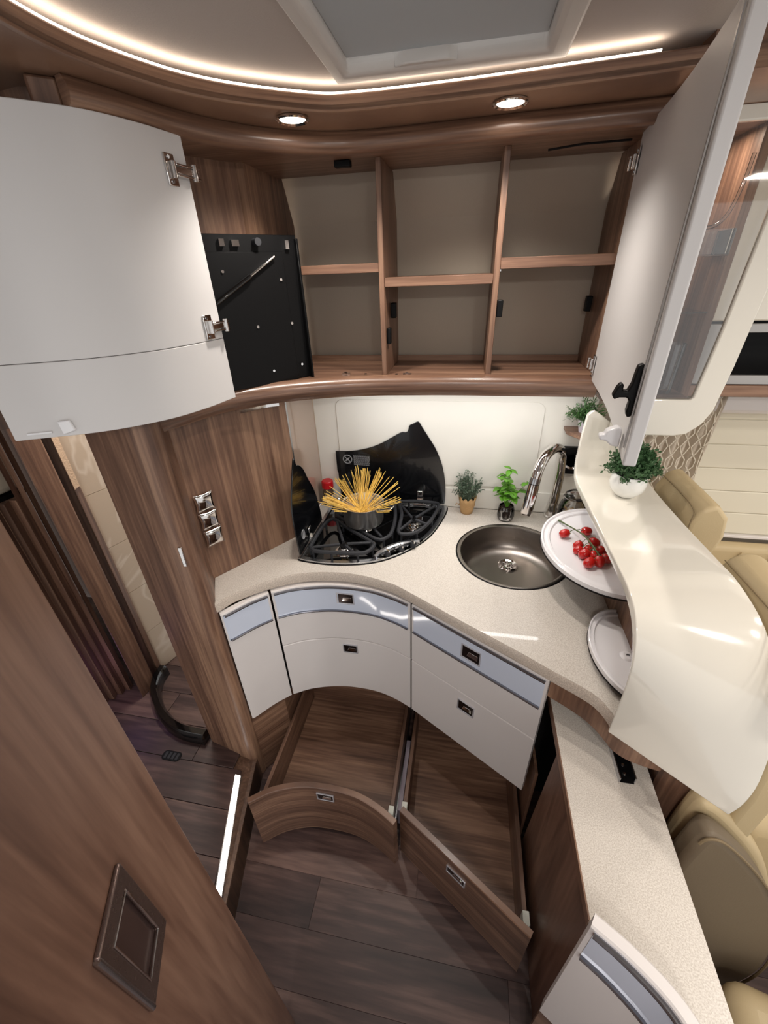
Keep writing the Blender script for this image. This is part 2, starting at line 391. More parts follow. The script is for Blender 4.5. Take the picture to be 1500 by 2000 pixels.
# ceiling
def rect0(x0, x1, y0, y1): return [(x0, y0), (x1, y0), (x1, y1), (x0, y1)]
struct('ceiling', B().plate([(-2.3, -1.2), (2.3, -1.2), (2.3, 1.5), (-2.3, 1.5)], [rect0(-.24, .102, -.23, .96)], 2.004, 2.04), ceil_m, 'warm grey fabric ceiling panel', 'ceiling')
FA = smoothpath([(-.40, -.35), (-.47, .2), (-.53, .5), (-.548, .66), (-.520, .780), (-.452, .895), (-.318, .998), (-.232, 1.022), (-.041, 1.022), (.131, 1.010), (.345, .992)], 6)
BEAD = smoothpath([(-.612, .742), (-.590, .80), (-.551, .919), (-.496, 1.017), (-.42, 1.097), (-.32, 1.148), (-.208, 1.161), (.046, 1.15), (.345, 1.135)], 6)
sof_out = [(-2.2, 1.3), (-2.2, -.35)]
struct('trim_1', B().prism([tuple(p) for p in FA]+[(.345, 1.42), (-.75, 1.42), (-2.0, 1.42), (-2.0, -.35)], 1.965, 1.972), wood_h, 'curved walnut soffit panel carrying the spotlights', 'trim')
struct('trim_2', B().sweep(FA, [(0, 1.962), (0, 1.987), (.012, 1.987), (.012, 1.962)]), wood_h, 'curved walnut fascia round the ceiling recess', 'trim', bevel=.003)
struct('trim_3', B().box(.345, 2.3, 1.0, 1.45, 1.955, 2.02), wood_h, 'walnut roof trim above the dinette lockers', 'trim')
led = thing('ceiling_led_strip', 'glowing light strip along the top of the curved ceiling fascia', 'lamp', (-.2, 1.0, 1.988))
emit('channel', B().sweep(FA[:-2], [(.004, 1.9872), (.004, 1.9880), (.014, 1.9880), (.014, 1.9872)]), alu, led)
emit('strip', B().sweep(FA[:-2], [(.003, 1.9880), (.003, 1.9902), (.011, 1.9902), (.011, 1.9880)]), ledm, led)

# roof hatch
ha = thing('roof_hatch', 'pale plastic roof hatch frame with a closed grey blind', 'roof hatch', (-.07, .6, 2.02))
def rect(x0, x1, y0, y1): return [(x0, y0), (x1, y0), (x1, y1), (x0, y1)]
fr = B()
oo, ii, io = rect(-.262, .130, -.25, 1.004), rect(-.228, .090, -.22, .948), rect(-.236, .098, -.228, .958)
lv = [(oo, 2.003), (oo, 1.993), (io, 1.988), (ii, 1.996), (ii, 2.021)]
R_ = [[fr.bm.verts.new((x, y, z)) for x, y in lp] for lp, z in lv]
for a, b_ in zip(R_[:-1], R_[1:]):
    for i in range(4): fr.face([a[i], a[(i+1) % 4], b_[(i+1) % 4], b_[i]])
emit('frame', fr, hatch_m, ha, bevel=.006, seg=3)
emit('blind', B().box(-.227, .089, -.21, .940, 2.006, 2.012), hatch_p, ha)
emit('blind_handle', B().prism([(-.15, .949), (-.13, .938), (-.06, .938), (-.045, .949)], 1.990, 2.008), hatch_m, ha, bevel=.002)

# downlights
def downlight(x, y, lab):
    t = thing('ceiling_spotlight', lab, 'lamp', (x, y, 1.965), 'spotlights in the walnut soffit')
    emit('bezel', B().lathe([(.026, 0), (.032, -.001), (.033, -.004), (.030, -.006), (.025, -.003), (.025, 0)], (x, y, 1.965)), chrome, t, smooth=True)
    emit('lens', B().lathe([(0, -.003), (.012, -.0028), (.025, -.002), (.025, -.0005), (0, -.0005)], (x, y, 1.965)), lampm, t, smooth=True)
    l = bpy.data.lights.new('ceiling_spot_beam', 'SPOT'); l.energy = 8; l.color = (1, .92, .84); l.spot_size = radians(138); l.spot_blend = .7; l.shadow_soft_size = .02
    o = bpy.data.objects.new('ceiling_spot_beam', l); C.objects.link(o); o.location = (x, y, 1.955)
downlight(-.366, 1.036+.0, 'left round spotlight in the walnut soffit, near the oven side')
downlight(.049, 1.072, 'right round spotlight in the walnut soffit, above the sink')

# ------------------------------------------------------------ left: partition, post, washroom
PA, PB = Vector((-.752, .910)), Vector((-.572, 1.182))
pu = (PB-PA).normalized(); pn = Vector((pu.y, -pu.x))
def PW(s, z, off=0): p = PA+pu*s+pn*off; return (p.x, p.y, z)
wl = struct('wall_left', B().hexa([PW(-.02, .0, -.03), PW(.36, 0, -.03), PW(.36, 0, 0), PW(-.02, 0, 0), PW(-.02, 1.965, -.03), PW(.36, 1.965, -.03), PW(.36, 1.965, 0), PW(-.02, 1.965, 0)]), wood_v, 'walnut partition wall left of the hob with sockets', 'wall')
gs = thing('side_splash_panel', 'glossy reflective side panel between walnut wall and corner', 'wall panel', (-.565, 1.35, .87))
emit('panel', B().box(-.575, -.562, 1.232, 1.475, .871, 1.40), mat('glossy_taupe_panel', srgb(176, 152, 134), .08, coat=1), gs)
emit('edge_trim', B().box(-.566, -.558, 1.220, 1.234, .871, 1.40), alu, gs, bevel=.002)
# upper inner side of the cupboard
emit_side = struct('wall_left_upper', B().prism([(1.18, 1.43), (1.475, 1.43), (1.475, 1.83), (1.405, 1.965), (1.18, 1.965)], -.575, -.553, YZ), wood_v, 'walnut side lining inside the corner cupboard', 'wall')
po_ = thing('corner_post', 'rounded walnut corner post between step and worktop', 'post', (-.78, .82, 0))
prof = [(-.893, .803), (-.745, .771), (-.712, .765), (-.697, .769), (-.687, .780), (-.683, .797), (-.690, .815), (-.745, .905), (-.775, .925), (-.90, .925)]
emit('column', B().prism(prof, -.0, 1.965), wood_v, po_, smooth=True)
hb = B().obox((-.7035, .7645, 1.067), (0, 0, 1), (.98, .2, 0), (.2, -.98, 0), .062, .010, .004)
emit('catch_plate', hb, chrome, po_, bevel=.0015)
vp = B().box(-.92, -.905, .80, .93, .12, 1.95)
# double socket strip on the partition
sk = thing('socket_strip', 'three stacked square chrome sockets on the walnut partition', 'socket', PW(.03, 1.08))
for k in range(3):
    zc = 1.137-.0605*k; s0 = .037
    p = B()
    rowsq = []
    for i in range(7):
        u = -.0285+.057*i/6; rowsq.append([])
        for j in range(7):
            v = -.0285+.057*j/6
            pinch = .0035*(1-(abs(v)/.0285)**2)*(u/.0285); pinch2 = .0035*(1-(abs(u)/.0285)**2)*(v/.0285)
            h = .010-.006*((u/.0285)**2)*.5-.006*((v/.0285)**2)*.5
            rowsq[-1].append(PW(s0+u-pinch, zc+v-pinch2, h))
    p.grid(rowsq)
    q = emit('socket_plate', p, chrome, sk, smooth=True, solid=.004)
    cc = Vector(PW(s0, zc, .009)); uu = Vector((pu.x, pu.y, 0)); nn = Vector((pn.x, pn.y, 0))
    ring = B().tube([cc+uu*.021*cos(a)+Vector((0, 0, 1))*.021*sin(a) for a in [2*pi*i/24 for i in range(24)]], .0012, 6, closed=True)
    emit('socket_ring', ring, black, q, smooth=True)
    emit('socket_insert', B().tube([cc-nn*.004, cc+nn*.0005], .0195, 24), chrome, q, smooth=True)
    if k == 0: tag(emit('switch_dot', B().tube([cc+uu*.001-Vector((0, 0, .013))-nn*.003, cc+uu*.001-Vector((0, 0, .013))+nn*.0015], .004, 12), mat('red_lens', srgb(230, 60, 70), .3), q, smooth=True), 'red lens')
# washroom beyond
wt = struct('wall_washroom', B().hexa([(-1.325, 1.075, .1), (-1.17, 1.52, .1), (-1.2, 1.54, .1), (-1.36, 1.09, .1), (-1.325, 1.075, 1.96), (-1.17, 1.52, 1.96), (-1.2, 1.54, 1.96), (-1.36, 1.09, 1.96)]), mat('tile_joint', srgb(188, 172, 150), .7), 'stone tiled washroom wall in a narrow strip', 'wall')
d_ = (Vector((-1.17, 1.52))-Vector((-1.325, 1.075))); L_ = d_.length; d_.normalize(); n_ = Vector((d_.y, -d_.x))
def TW(s, z, o=0): p = Vector((-1.325, 1.075))+d_*s+n_*o; return (p.x, p.y, z)
for iz in range(8):
    z0 = .125+iz*.228; z1 = z0+.2262
    for is_ in range(2):
        s0 = .002+is_*.232; s1 = s0+.230
        emit('tile', B().hexa([TW(s0, z0, 0), TW(s1, z0, 0), TW(s1, z0, .003), TW(s0, z0, .003), TW(s0, z1, 0), TW(s1, z1, 0), TW(s1, z1, .003), TW(s0, z1, .003)]), tile_m, wt)
def ray(az, r): return (sin(radians(az))*r, cos(radians(az))*r)
def azpost(name, lab, a0, a1, r0, r1, z0, z1, m, depth=.05, cat='post', bev=.004):
    A, Bp = Vector(ray(a0, r0)), Vector(ray(a1, r1)); m_ = (A+Bp)/2; dd = m_.normalized()*depth
    return tag(emit(name, B().hexa([(*A, z0), (*Bp, z0), (*(Bp+dd), z0), (*(A+dd), z0), (*A, z1), (*Bp, z1), (*(Bp+dd), z1), (*(A+dd), z1)]), m, bevel=bev, org=(A.x, A.y, z0)), lab, cat)
azpost('door_jamb', 'narrow walnut jamb right beside the stone tiles', -51.2, -50.5, 1.665, 1.69, .12, 1.95, wood_v, .03)
ob_ = azpost('chipboard_strip', 'raw speckled chipboard edge at the top of the narrow jamb', -51.1, -50.5, 1.655, 1.68, 1.09, 1.6, osb, .004, 'strip', 0)
azpost('recess_panel', 'dark recessed walnut panel between jamb and broad board', -52.8, -51.25, 1.70, 1.70, .12, 1.95, wood_dim, .02, 'panel', 0)
azpost('upright_board', 'broad upright walnut board left of the dark recess', -54.4, -52.0, 1.60, 1.64, .12, 1.95, wood_v, .03, 'board')
fd = thing('folding_door', 'dark slatted folding door in the washroom doorway', 'door', ray(-57, 1.7)+(.12,))
for k in range(7):
    a = -54.8-k*.55; zt = 1.95 if k < 3 else 1.10
    A, Bp = Vector(ray(a-.50, 1.68+.02*(k % 2))), Vector(ray(a, 1.68+.02*((k+1) % 2))); dd = A.normalized()*.012
    emit('slat', B().hexa([(*A, .125), (*Bp, .125), (*(Bp+dd), .125), (*(A+dd), .125), (*A, zt), (*Bp, zt), (*(Bp+dd), zt), (*(A+dd), zt)]), wood_v if k < 4 else wood_dim, fd)
azpost('bed', 'walnut bed base panel behind the folding door', -66, -55.5, 1.8, 1.85, .12, 1.09, wood_v, .03, 'panel')
bedq = thing('bed_cushion', 'quilted grey-beige cushion at the left edge above a black rail', 'cushion', ray(-57.5, 1.8)+(1.1,))
A, Bp = Vector(ray(-61, 1.70)), Vector(ray(-55.3, 1.76)); dd = A.normalized()*.3
emit('cover', B().hexa([(*A, 1.105), (*Bp, 1.11), (*(Bp+dd), 1.11), (*(A+dd), 1.105), (*A, 1.235), (*Bp, 1.235), (*(Bp+dd), 1.25), (*(A+dd), 1.25)]), mat('quilt_grey_beige', srgb(170, 158, 140), .8, bump=.5, bscale=40), bedq, bevel=.02, seg=3)
emit('rail', B().hexa([(*A, 1.09), (*Bp, 1.09), (*(Bp+dd), 1.09), (*(A+dd), 1.09), (*A, 1.104), (*Bp, 1.104), (*(Bp+dd), 1.104), (*(A+dd), 1.104)]), black, bedq)
azpost('wall_cloth', 'pale pink backboard above the bed cushion', -66, -55.6, 2.02, 2.1, 1.2, 1.6, pinkp, .02, 'headboard')
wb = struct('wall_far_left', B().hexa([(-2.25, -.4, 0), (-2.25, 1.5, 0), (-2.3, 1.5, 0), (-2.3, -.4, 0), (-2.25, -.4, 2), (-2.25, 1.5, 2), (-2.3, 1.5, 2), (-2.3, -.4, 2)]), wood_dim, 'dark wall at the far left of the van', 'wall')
ringp = smoothpath([(-1.300, 1.06), (-1.292, 1.0), (-1.249, .925), (-1.144, .835), (-1.03, .790), (-.91, .782)], 6)
tag(emit('shower_tray_rim', B().sweep(ringp, [(0, .121), (0, .165), (.008, .178), (.030, .178), (.040, .165), (.040, .121)]), blackg, smooth=True, org=(-1.1, .9, .12)), 'glossy black curved rim standing on the raised floor', 'tray rim')
vt = thing('floor_vent', 'small black slotted vent let into the raised floor', 'vent', (-1.015, .722, .12))
emit('plate', B().prism(rrect(-1.055, -.978, .706, .742, .015), .1195, .1225), black, vt, bevel=.001)
for k in range(4): emit('slot', B().box(-1.045+k*.016, -1.035+k*.016, .712, .736, .1222, .1232), grate_m, vt)

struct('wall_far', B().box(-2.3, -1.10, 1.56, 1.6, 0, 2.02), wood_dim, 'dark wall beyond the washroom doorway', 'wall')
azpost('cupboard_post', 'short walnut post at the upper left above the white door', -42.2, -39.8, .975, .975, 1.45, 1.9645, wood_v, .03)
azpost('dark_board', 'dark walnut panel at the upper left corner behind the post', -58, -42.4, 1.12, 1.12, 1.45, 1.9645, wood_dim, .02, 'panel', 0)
# foreground sliding door
E0 = Vector((-.334, .207)); B0 = Vector((-.259, .0556)); du = (B0-E0).normalized(); dnm = Vector((du.y, -du.x))*-1
if dnm.dot(-E0) < 0: dnm = -dnm
def DW(s, z, o=0): p = E0+du*s+dnm*o; return (p.x, p.y, z)
dr = struct('door_1', B().hexa([DW(0, 0, -.03), DW(.75, 0, -.03), DW(.75, 0, 0), DW(0, 0, 0), DW(0, 1.96, -.03), DW(.75, 1.96, -.03), DW(.75, 1.96, 0), DW(0, 1.96, 0)]), wood_door, 'large walnut sliding door close in the left foreground', 'door', bevel=.004)
s1, s2 = .104, .169
def dq(z0, z1, a, b_, o0, o1, bld): return bld.hexa([DW(a, z0, o0), DW(b_, z0, o0), DW(b_, z0, o1), DW(a, z0, o1), DW(a, z1, o0), DW(b_, z1, o0), DW(b_, z1, o1), DW(a, z1, o1)])
hd = B()
dmap = lambda u, v, w: DW(u, v, w)
hp = emit('recessed_handle', B().plate(rect(s1, s2, 1.095, 1.240), [rect(s1+.013, s2-.013, 1.118, 1.217)], 0, .005, dmap), mat('bronze_metal', srgb(120, 102, 96), .28, .8), dr, bevel=.002, seg=3)
emit('handle_cup', dq(1.118, 1.217, s1+.013, s2-.013, .0004, .0015, B()), mat('cup_metal', srgb(104, 84, 80), .22, .7), hp)
emit('handle_lip', B().tube([DW(s1+.0135, 1.119, .0045), DW(s1+.0135, 1.216, .0045), DW(s2-.0135, 1.216, .0045), DW(s2-.0135, 1.119, .0045)], .0013, 8, closed=True), chrome, hp, smooth=True)
emit('handle_edge', B().tube([DW(s2, 1.097, .003), DW(s2, 1.238, .003)], .0028, 10), alu, hp, smooth=True)

# ------------------------------------------------------------ upper cupboard
RAIL = smoothpath([(-.745, .80), (-.705, .86), (-.640, 1.010), (-.540, 1.105), (-.40, 1.172), (-.28, 1.204), (-.16, 1.216), (0, 1.224), (.348, 1.226)], 6)
uc = thing('wall_cupboard', 'open walnut wall cupboard with two dividers above the splashback', 'cupboard', (0, 1.35, 1.385))
rp = [tuple(p) for p in RAIL]
emit('bottom_board', B().prism(rp+[(.348, 1.47), (-.552, 1.47), (-.56, 1.20)]+[(-.735, .935)], 1.395, 1.4345), wood_x, uc)
emit('front_rail', B().sweep(RAIL, [(-.012, 1.390), (-.017, 1.400), (-.017, 1.422), (-.010, 1.433), (.004, 1.438), (.016, 1.438), (.016, 1.383), (-.006, 1.383)]), wood_h, uc, smooth=True)
bp_ = [tuple(p) for p in BEAD]
emit('top_board', B().prism([(x, y+.004) for x, y in bp_]+[(.348, 1.40), (-.555, 1.40), (-.58, 1.2), (-.70, .98), (-.70, .80)], 1.934, 1.9648), wood_x, uc)
emit('cornice', B().sweep(BEAD, [(0, 1.927), (-.010, 1.932), (-.015, 1.942), (-.013, 1.953), (-.004, 1.9645), (.012, 1.9645), (.012, 1.927)]), wood_h, uc, smooth=True)
def sidepanel(name, x0, x1, front=1.24):
    return emit(name, B().prism([(front, 1.4345), (1.472, 1.4345), (1.472, 1.828), (1.418, 1.934), (front, 1.934)], x0, x1, YZ), wood_v, uc, bevel=.001, seg=1)
sidepanel('divider', -.2445, -.2305); sidepanel('divider', .0525, .0675); sidepanel('side_panel', .345, .362, 1.228)
def shelf(x0, x1, z0, z1):
    return emit('shelf', B().box(x0, x1, 1.243, 1.47, z0, z1), wood_x, uc, bevel=.001, seg=1)
shelf(-.552, -.2446, 1.698, 1.7195); shelf(-.2304, .0524, 1.663, 1.6855); shelf(.0676, .3448, 1.695, 1.7195)
bb_ = B()
for x0, x1 in ((-.54, -.2446), (-.2304, .0524), (.0676, .3448)): bb_.box(x0, x1, 1.462, 1.472, 1.4346, 1.452)
emit_split('rear_batten', bb_, wood_x, uc)
# clips
emit('magnet_catch', B().box(-.345, -.305, 1.236, 1.256, 1.920, 1.9335), black, uc, bevel=.002)
emit('magnet_catch', B().box(-.229, -.219, 1.250, 1.275, 1.518, 1.560), black, uc, bevel=.002)
for x, y, z in ((-.228, 1.33, 1.60), (.0685, 1.25, 1.605), (.326, 1.42, 1.60)):
    emit('wall_clip', B().box(x, x+.015, y-.012, y+.012, z-.02, z+.02), black, uc, bevel=.002)
for x in (-.354, -.17): emit('catch_plate', B().box(x-.012, x+.012, 1.236, 1.244, 1.4345, 1.4395).box(x-.004, x+.004, 1.232, 1.240, 1.437, 1.443), chrome, uc)
for x in (-.293, -.20): emit('cap', B().lathe([(0, .0015), (.004, .0012), (.0045, 0)], (x, 1.232, 1.4385), 14), black, uc)
# shelf pins
for x in (.0685, .343):
    emit('shelf_pin', B().box(x-.001, x+.002, 1.25, 1.256, 1.690, 1.6945), chrome, uc)

# right cupboard door (open, seen from its inner side)
h0, h1 = Vector((.334, 1.238)), Vector((.247, .646)); dv = (h1-h0); Ld = dv.length; dv.normalize(); nv = Vector((dv.y, -dv.x))   # nv -> left
if nv.x > 0: nv = -nv
def RW(s, z, o=0): p = h0+dv*s+nv*o; return (p.x, p.y, z)
rp_ = [h0+dv*(Ld*k/14)-nv*(.010*sin(pi*k/14)) for k in range(15)]
th = .019
bd = B()
rowA = []
for k in range(15):
    p = rp_[k]; q = p-nv*th
    z0 = 1.4265; z1 = 1.934 if k < 1 else 1.934
    rowA.append([(p.x, p.y, z0), (q.x, q.y, z0), (q.x, q.y, 1.94), (p.x, p.y, 1.94)])
bd.grid([r+[r[0]] for r in rowA]); bmesh.ops.remove_doubles(bd.bm, verts=bd.bm.verts, dist=1e-6)
bd.bm.verts.ensure_lookup_table(); bmesh.ops.holes_fill(bd.bm, edges=[e for e in bd.bm.edges if e.is_boundary])
ud = emit('door', bd, doorwhite, uc, bevel=.003, seg=3); tag(ud, 'white door standing open at the right')
# lower end strip, bluish edge
emit('edge_gasket', B().hexa([RW(Ld-.022, 1.45, .0018), RW(Ld-.018, 1.45, .0018), RW(Ld-.018, 1.45, .0001), RW(Ld-.022, 1.45, .0001), RW(Ld-.022, 1.935, .0018), RW(Ld-.018, 1.935, .0018), RW(Ld-.018, 1.935, .0001), RW(Ld-.022, 1.935, .0001)]), silver_p, ud)
# black latch hook, standing off the inner face
OZ = lambda u, v, w: RW(w, v, u)
lp = [(u*.62, 1.495+(v-1.440)*.62) for u, v in [(.0003, 1.442), (.010, 1.440), (.014, 1.455), (.012, 1.478), (.020, 1.488), (.036, 1.487), (.047, 1.482), (.052, 1.490), (.046, 1.510), (.040, 1.520), (.033, 1.519), (.032, 1.504), (.022, 1.502), (.016, 1.520), (.014, 1.545), (.012, 1.562), (.0003, 1.566)]]
lt = emit('latch', B().prism(lp, .556, .572, OZ), black, ud, bevel=.002)
hk = B().prism([(.0005, 1.436), (.012, 1.438), (.022, 1.446), (.031, 1.446), (.033, 1.455), (.024, 1.456), (.024, 1.462), (.008, 1.470), (.0005, 1.466)], .525, .545, OZ)
tag(emit('hook', hk, whitep, ud, bevel=.003), 'white plastic hook')
def hinge_on(par, RWf, s, z, sgn=1, arm=.045):
    p = emit('hinge', B().hexa([RWf(s-.012*sgn, z-.024, .0005), RWf(s+.012*sgn, z-.024, .0005), RWf(s+.012*sgn, z-.024, .004), RWf(s-.012*sgn, z-.024, .004), RWf(s-.012*sgn, z+.024, .0005), RWf(s+.012*sgn, z+.024, .0005), RWf(s+.012*sgn, z+.024, .004), RWf(s-.012*sgn, z+.024, .004)]), chrome, par, bevel=.0015)
    b = B()
    for dz, w in ((-.008, .003), (.008, .003), (0, .010)):
        o0, o1 = (.004, .014) if w < .005 else (.006, .012)
        b.hexa([RWf(s-.004*sgn, z+dz-w/2, o0), RWf(s-arm*sgn, z+dz-w/2, o0), RWf(s-arm*sgn, z+dz-w/2, o1), RWf(s-.004*sgn, z+dz-w/2, o1), RWf(s-.004*sgn, z+dz+w/2, o0), RWf(s-arm*sgn, z+dz+w/2, o0), RWf(s-arm*sgn, z+dz+w/2, o1), RWf(s-.004*sgn, z+dz+w/2, o1)])
    b.tube([RWf(s-arm*.8*sgn, z-.013, .012), RWf(s-arm*.8*sgn, z+.013, .012)], .0055, 12)
    b.tube([RWf(s-.002*sgn, z-.013, .008), RWf(s-.002*sgn, z+.013, .008)], .005, 12)
    emit('hinge_arm', b, chrome, p, bevel=.0008)
    sc = B()
    for dz in (-.018, .018): sc.tube([RWf(s+.003*sgn, z+dz, .004), RWf(s+.003*sgn, z+dz, .0055)], .003, 10)
    emit_split('screw', sc, alu, p)
hinge_on(ud, RW, .020, 1.885, 1, .030); hinge_on(ud, RW, .020, 1.47, 1, .030)
emit('curved_wire', B().tube([(.15, 1.27, 1.925), (.22, 1.262, 1.929), (.32, 1.255, 1.928)], .0022, 8), gap, uc)

# corner cupboard: big curved white door + its black lift mechanism
cc_ = thing('corner_cupboard', 'curved white cupboard door standing open at upper left', 'cupboard', (-.6, .95, 1.43))
LD = smoothpath([(-.547, .925), (-.569, .826), (-.608, .742), (-.690, .662), (-.823, .596)], 8)
# param along the door
cum = [0]
for a, b_ in zip(LD[:-1], LD[1:]): cum.append(cum[-1]+(Vector(b_)-Vector(a)).length)
def LW(s, z, o=0):
    s_ = max(0, min(s, cum[-1]-1e-6)); k = max(i for i in range(len(cum)-1) if cum[i] <= s_)
    a, b_ = LD[k], LD[k+1]; d = (b_-a).normalized(); n = Vector((-d.y, d.x))
    if n.dot(-a) < 0: n = -n
    p = a+d*(s-cum[k])+n*o; return (p.x, p.y, z)
ndr = 1 if Vector(LW(.1, 0, .01)).length < Vector(LW(.1, 0, 0)).length else -1
d0 = LD[1]-LD[0]; left_n = Vector((-d0.y, d0.x)); sg = 1 if left_n.dot(-LD[0]) > 0 else -1
ld = emit('door', B().sweep(LD, [(0, 1.5815), (0, 1.929), (-.02*sg, 1.929), (-.02*sg, 1.5815)]), doorwhite, cc_, bevel=.0012)
ld2 = emit('door_lower', B().sweep(LD, [(0, 1.447), (0, 1.5805), (-.02*sg, 1.5805), (-.02*sg, 1.447)]), doorwhite, cc_, bevel=.0012)
hinge_on(ld, LW, .045, 1.873, 1, .062); hinge_on(ld, LW, .040, 1.608, 1, .055)
dl = B().prism([(-.012, 1.458), (.010, 1.452), (.012, 1.478), (-.008, 1.478)], 0, .008, lambda u, v, w: LW(cum[-1]-.095+u, v, w))
tag(emit('latch_block', dl, whitep, ld2, bevel=.002), 'small white latch block')
emit('grip_bar', B().hexa([LW(cum[-1]-.066, 1.456, 0), LW(cum[-1]-.024, 1.456, 0), LW(cum[-1]-.024, 1.456, .004), LW(cum[-1]-.066, 1.456, .004), LW(cum[-1]-.066, 1.460, 0), LW(cum[-1]-.024, 1.460, 0), LW(cum[-1]-.024, 1.460, .004), LW(cum[-1]-.066, 1.460, .004)]), whitep, ld2, bevel=.001)
# black mechanism
KA, KB = Vector((-.668, .955)), Vector((-.452, 1.212)); ku = (KB-KA).normalized(); kn = Vector((ku.y, -ku.x))
def KW(s, z, o=0): p = KA+ku*s+kn*o; return (p.x, p.y, z)
KL = (KB-KA).length
bx = thing('tv_lift_box', 'black metal lift box with gas strut inside the corner cupboard', 'metal box', (-.58, 1.1, 1.4346))
emit('case', B().hexa([KW(0, 1.4360, -.07), KW(KL, 1.4360, -.06), KW(KL, 1.4360, -.006), KW(0, 1.4360, -.006), KW(0, 1.788, -.07), KW(KL, 1.788, -.06), KW(KL, 1.788, -.006), KW(0, 1.788, -.006)]), black, bx, bevel=.001, seg=1)
emit('front_plate', B().hexa([KW(.005, 1.4360, -.0055), KW(KL-.045, 1.4360, -.0055), KW(KL-.045, 1.4360, 0), KW(.005, 1.4360, 0), KW(.005, 1.752, -.0055), KW(KL-.045, 1.752, -.0055), KW(KL-.045, 1.752, 0), KW(.005, 1.752, 0)]), black, bx, bevel=.001, seg=1)
emit('side_flange', B().hexa([KW(KL-.006, 1.4360, -.0055), KW(KL, 1.4360, -.0055), KW(KL, 1.4360, .012), KW(KL-.006, 1.4360, .012), KW(KL-.006, 1.780, -.0055), KW(KL, 1.780, -.0055), KW(KL, 1.780, .006), KW(KL-.006, 1.780, .006)]), black, bx, bevel=.001, seg=1)
gs_ = emit('gas_strut', B().tube([KW(.09, 1.645, .008), KW(.19, 1.700, .008)], .006, 12), blackg, bx, smooth=True)
emit('strut_rod', B().tube([KW(.19, 1.700, .008), KW(.262, 1.741, .008)], .003, 10), chrome, gs_, smooth=True)
bl = B()
for s, z in ((.125, 1.712), (.275, 1.69), (.19, 1.585), (.290, 1.585), (.215, 1.47), (.305, 1.475)): bl.tube([KW(s, z, -.001), KW(s, z, .003)], .0035, 10)
emit_split('bolt', bl, chrome, bx)
emit_split('bracket', B().hexa([KW(.13, 1.763, -.006), KW(.142, 1.763, -.006), KW(.142, 1.763, .003), KW(.13, 1.763, .003), KW(.13, 1.778, -.006), KW(.142, 1.778, -.006), KW(.142, 1.778, .003), KW(.13, 1.778, .003)]).hexa([KW(.16, 1.763, -.006), KW(.178, 1.763, -.006), KW(.178, 1.763, .003), KW(.16, 1.763, .003), KW(.16, 1.776, -.006), KW(.178, 1.776, -.006), KW(.178, 1.776, .003), KW(.16, 1.776, .003)]).hexa([KW(.30, 1.757, -.006), KW(.31, 1.757, -.006), KW(.31, 1.757, .003), KW(.30, 1.757, .003), KW(.30, 1.776, -.006), KW(.31, 1.776, -.006), KW(.31, 1.776, .003), KW(.30, 1.776, .003)]), chrome, bx)
emit('knob', B().tube([KW(.222, 1.772, -.006), KW(.222, 1.772, .014)], .0085, 14), grate_m, bx, smooth=True)
# short chrome grip under the rail
gp = smoothpath([(-.608, 1.030), (-.585, 1.060), (-.560, 1.092), (-.528, 1.113)], 5)
tag(emit('grip_rail', B().sweep(gp, [(0, 1.374), (0, 1.381), (-.006, 1.3825), (-.006, 1.3745)]), chrome, org=(-.57, 1.07, 1.375)), 'curved chrome grip under the cupboard rail', 'handle')


# ------------------------------------------------------------ worktop
CT = smoothpath([(-.697, .786), (-.677, .821), (-.651, .862), (-.573, .928), (-.494, .972), (-.398, .995), (-.297, .996), (-.193, .972), (-.125, .937), (.029, .843), (.159, .767), (.250, .710), (.300, .680), (.333, .655), (.352, .622), (.358, .595)], 5)
ctop = [tuple(p) for p in CT]
hobo = smoothpath([(-.515, 1.055), (-.505, 1.040), (-.409, 1.032), (-.308, 1.046), (-.228, 1.080), (-.152, 1.149), (-.09, 1.244), (-.052, 1.370), (-.040, 1.445), (-.046, 1.464)], 5)
hob_out = [tuple(p) for p in hobo]+[(-.10, 1.466), (-.45, 1.466), (-.495, 1.45), (-.511, 1.41), (-.513, 1.2)]
wk = thing('worktop', 'speckled cream worktop curving from the walnut wall round to the right', 'worktop', (-.1, 1.1, .83))
SX, SY, SR = .188, 1.178, .1745
wpoly = ctop+[(.43, .595), (.43, 1.468), (-.561, 1.468), (-.561, 1.235), (-.5715, 1.182), (-.748, .914), (-.70, .83)]
wo = emit('slab', B().plate(wpoly, [circle(SX, SY, SR)], .8645, .87), stone, wk)
emit('front_edge', B().sweep(ctop, [(.0008, .832), (-.004, .838), (-.004, .862), (0, .8696), (.016, .8696), (.016, .832)]), stone_e, wk, smooth=True)

# sink
sk2 = thing('sink', 'round brushed steel sink set into the worktop', 'sink', (SX, SY, .73))
bp = [(SR-.002, .8715), (SR-.0015, .868), (SR-.006, .858), (SR-.009, .82), (SR-.014, .795), (SR-.030, .776), (SR-.055, .770), (.03, .766), (0, .765)]
emit('bowl', B().lathe(bp+[(0, .762), (SR-.055, .767), (SR-.026, .773), (SR-.010, .793), (SR-.004, .82), (SR-.001, .868)], (SX, SY, 0), 64), steel, sk2, smooth=True)
emit('rim', B().lathe([(SR+.006, .8702), (SR+.005, .8722), (SR-.003, .8726), (SR-.006, .8712), (SR-.0075, .866), (SR-.001, .8702)], (SX, SY, 0), 72), steel, sk2, smooth=True)
emit('seal', B().lathe([(SR+.010, .8702), (SR+.0095, .8713), (SR+.006, .8713), (SR+.006, .8702)], (SX, SY, 0), 72), black, sk2)
dx_, dy_ = SX+.004, SY+.068
dr_ = emit('drain', B().lathe([(.035, .767), (.035, .772), (.031, .7745), (.026, .7725), (.022, .7695), (.014, .769), (.006, .774), (0, .775)], (dx_, dy_, 0), 40), chrome, sk2, smooth=True)
dh = B()
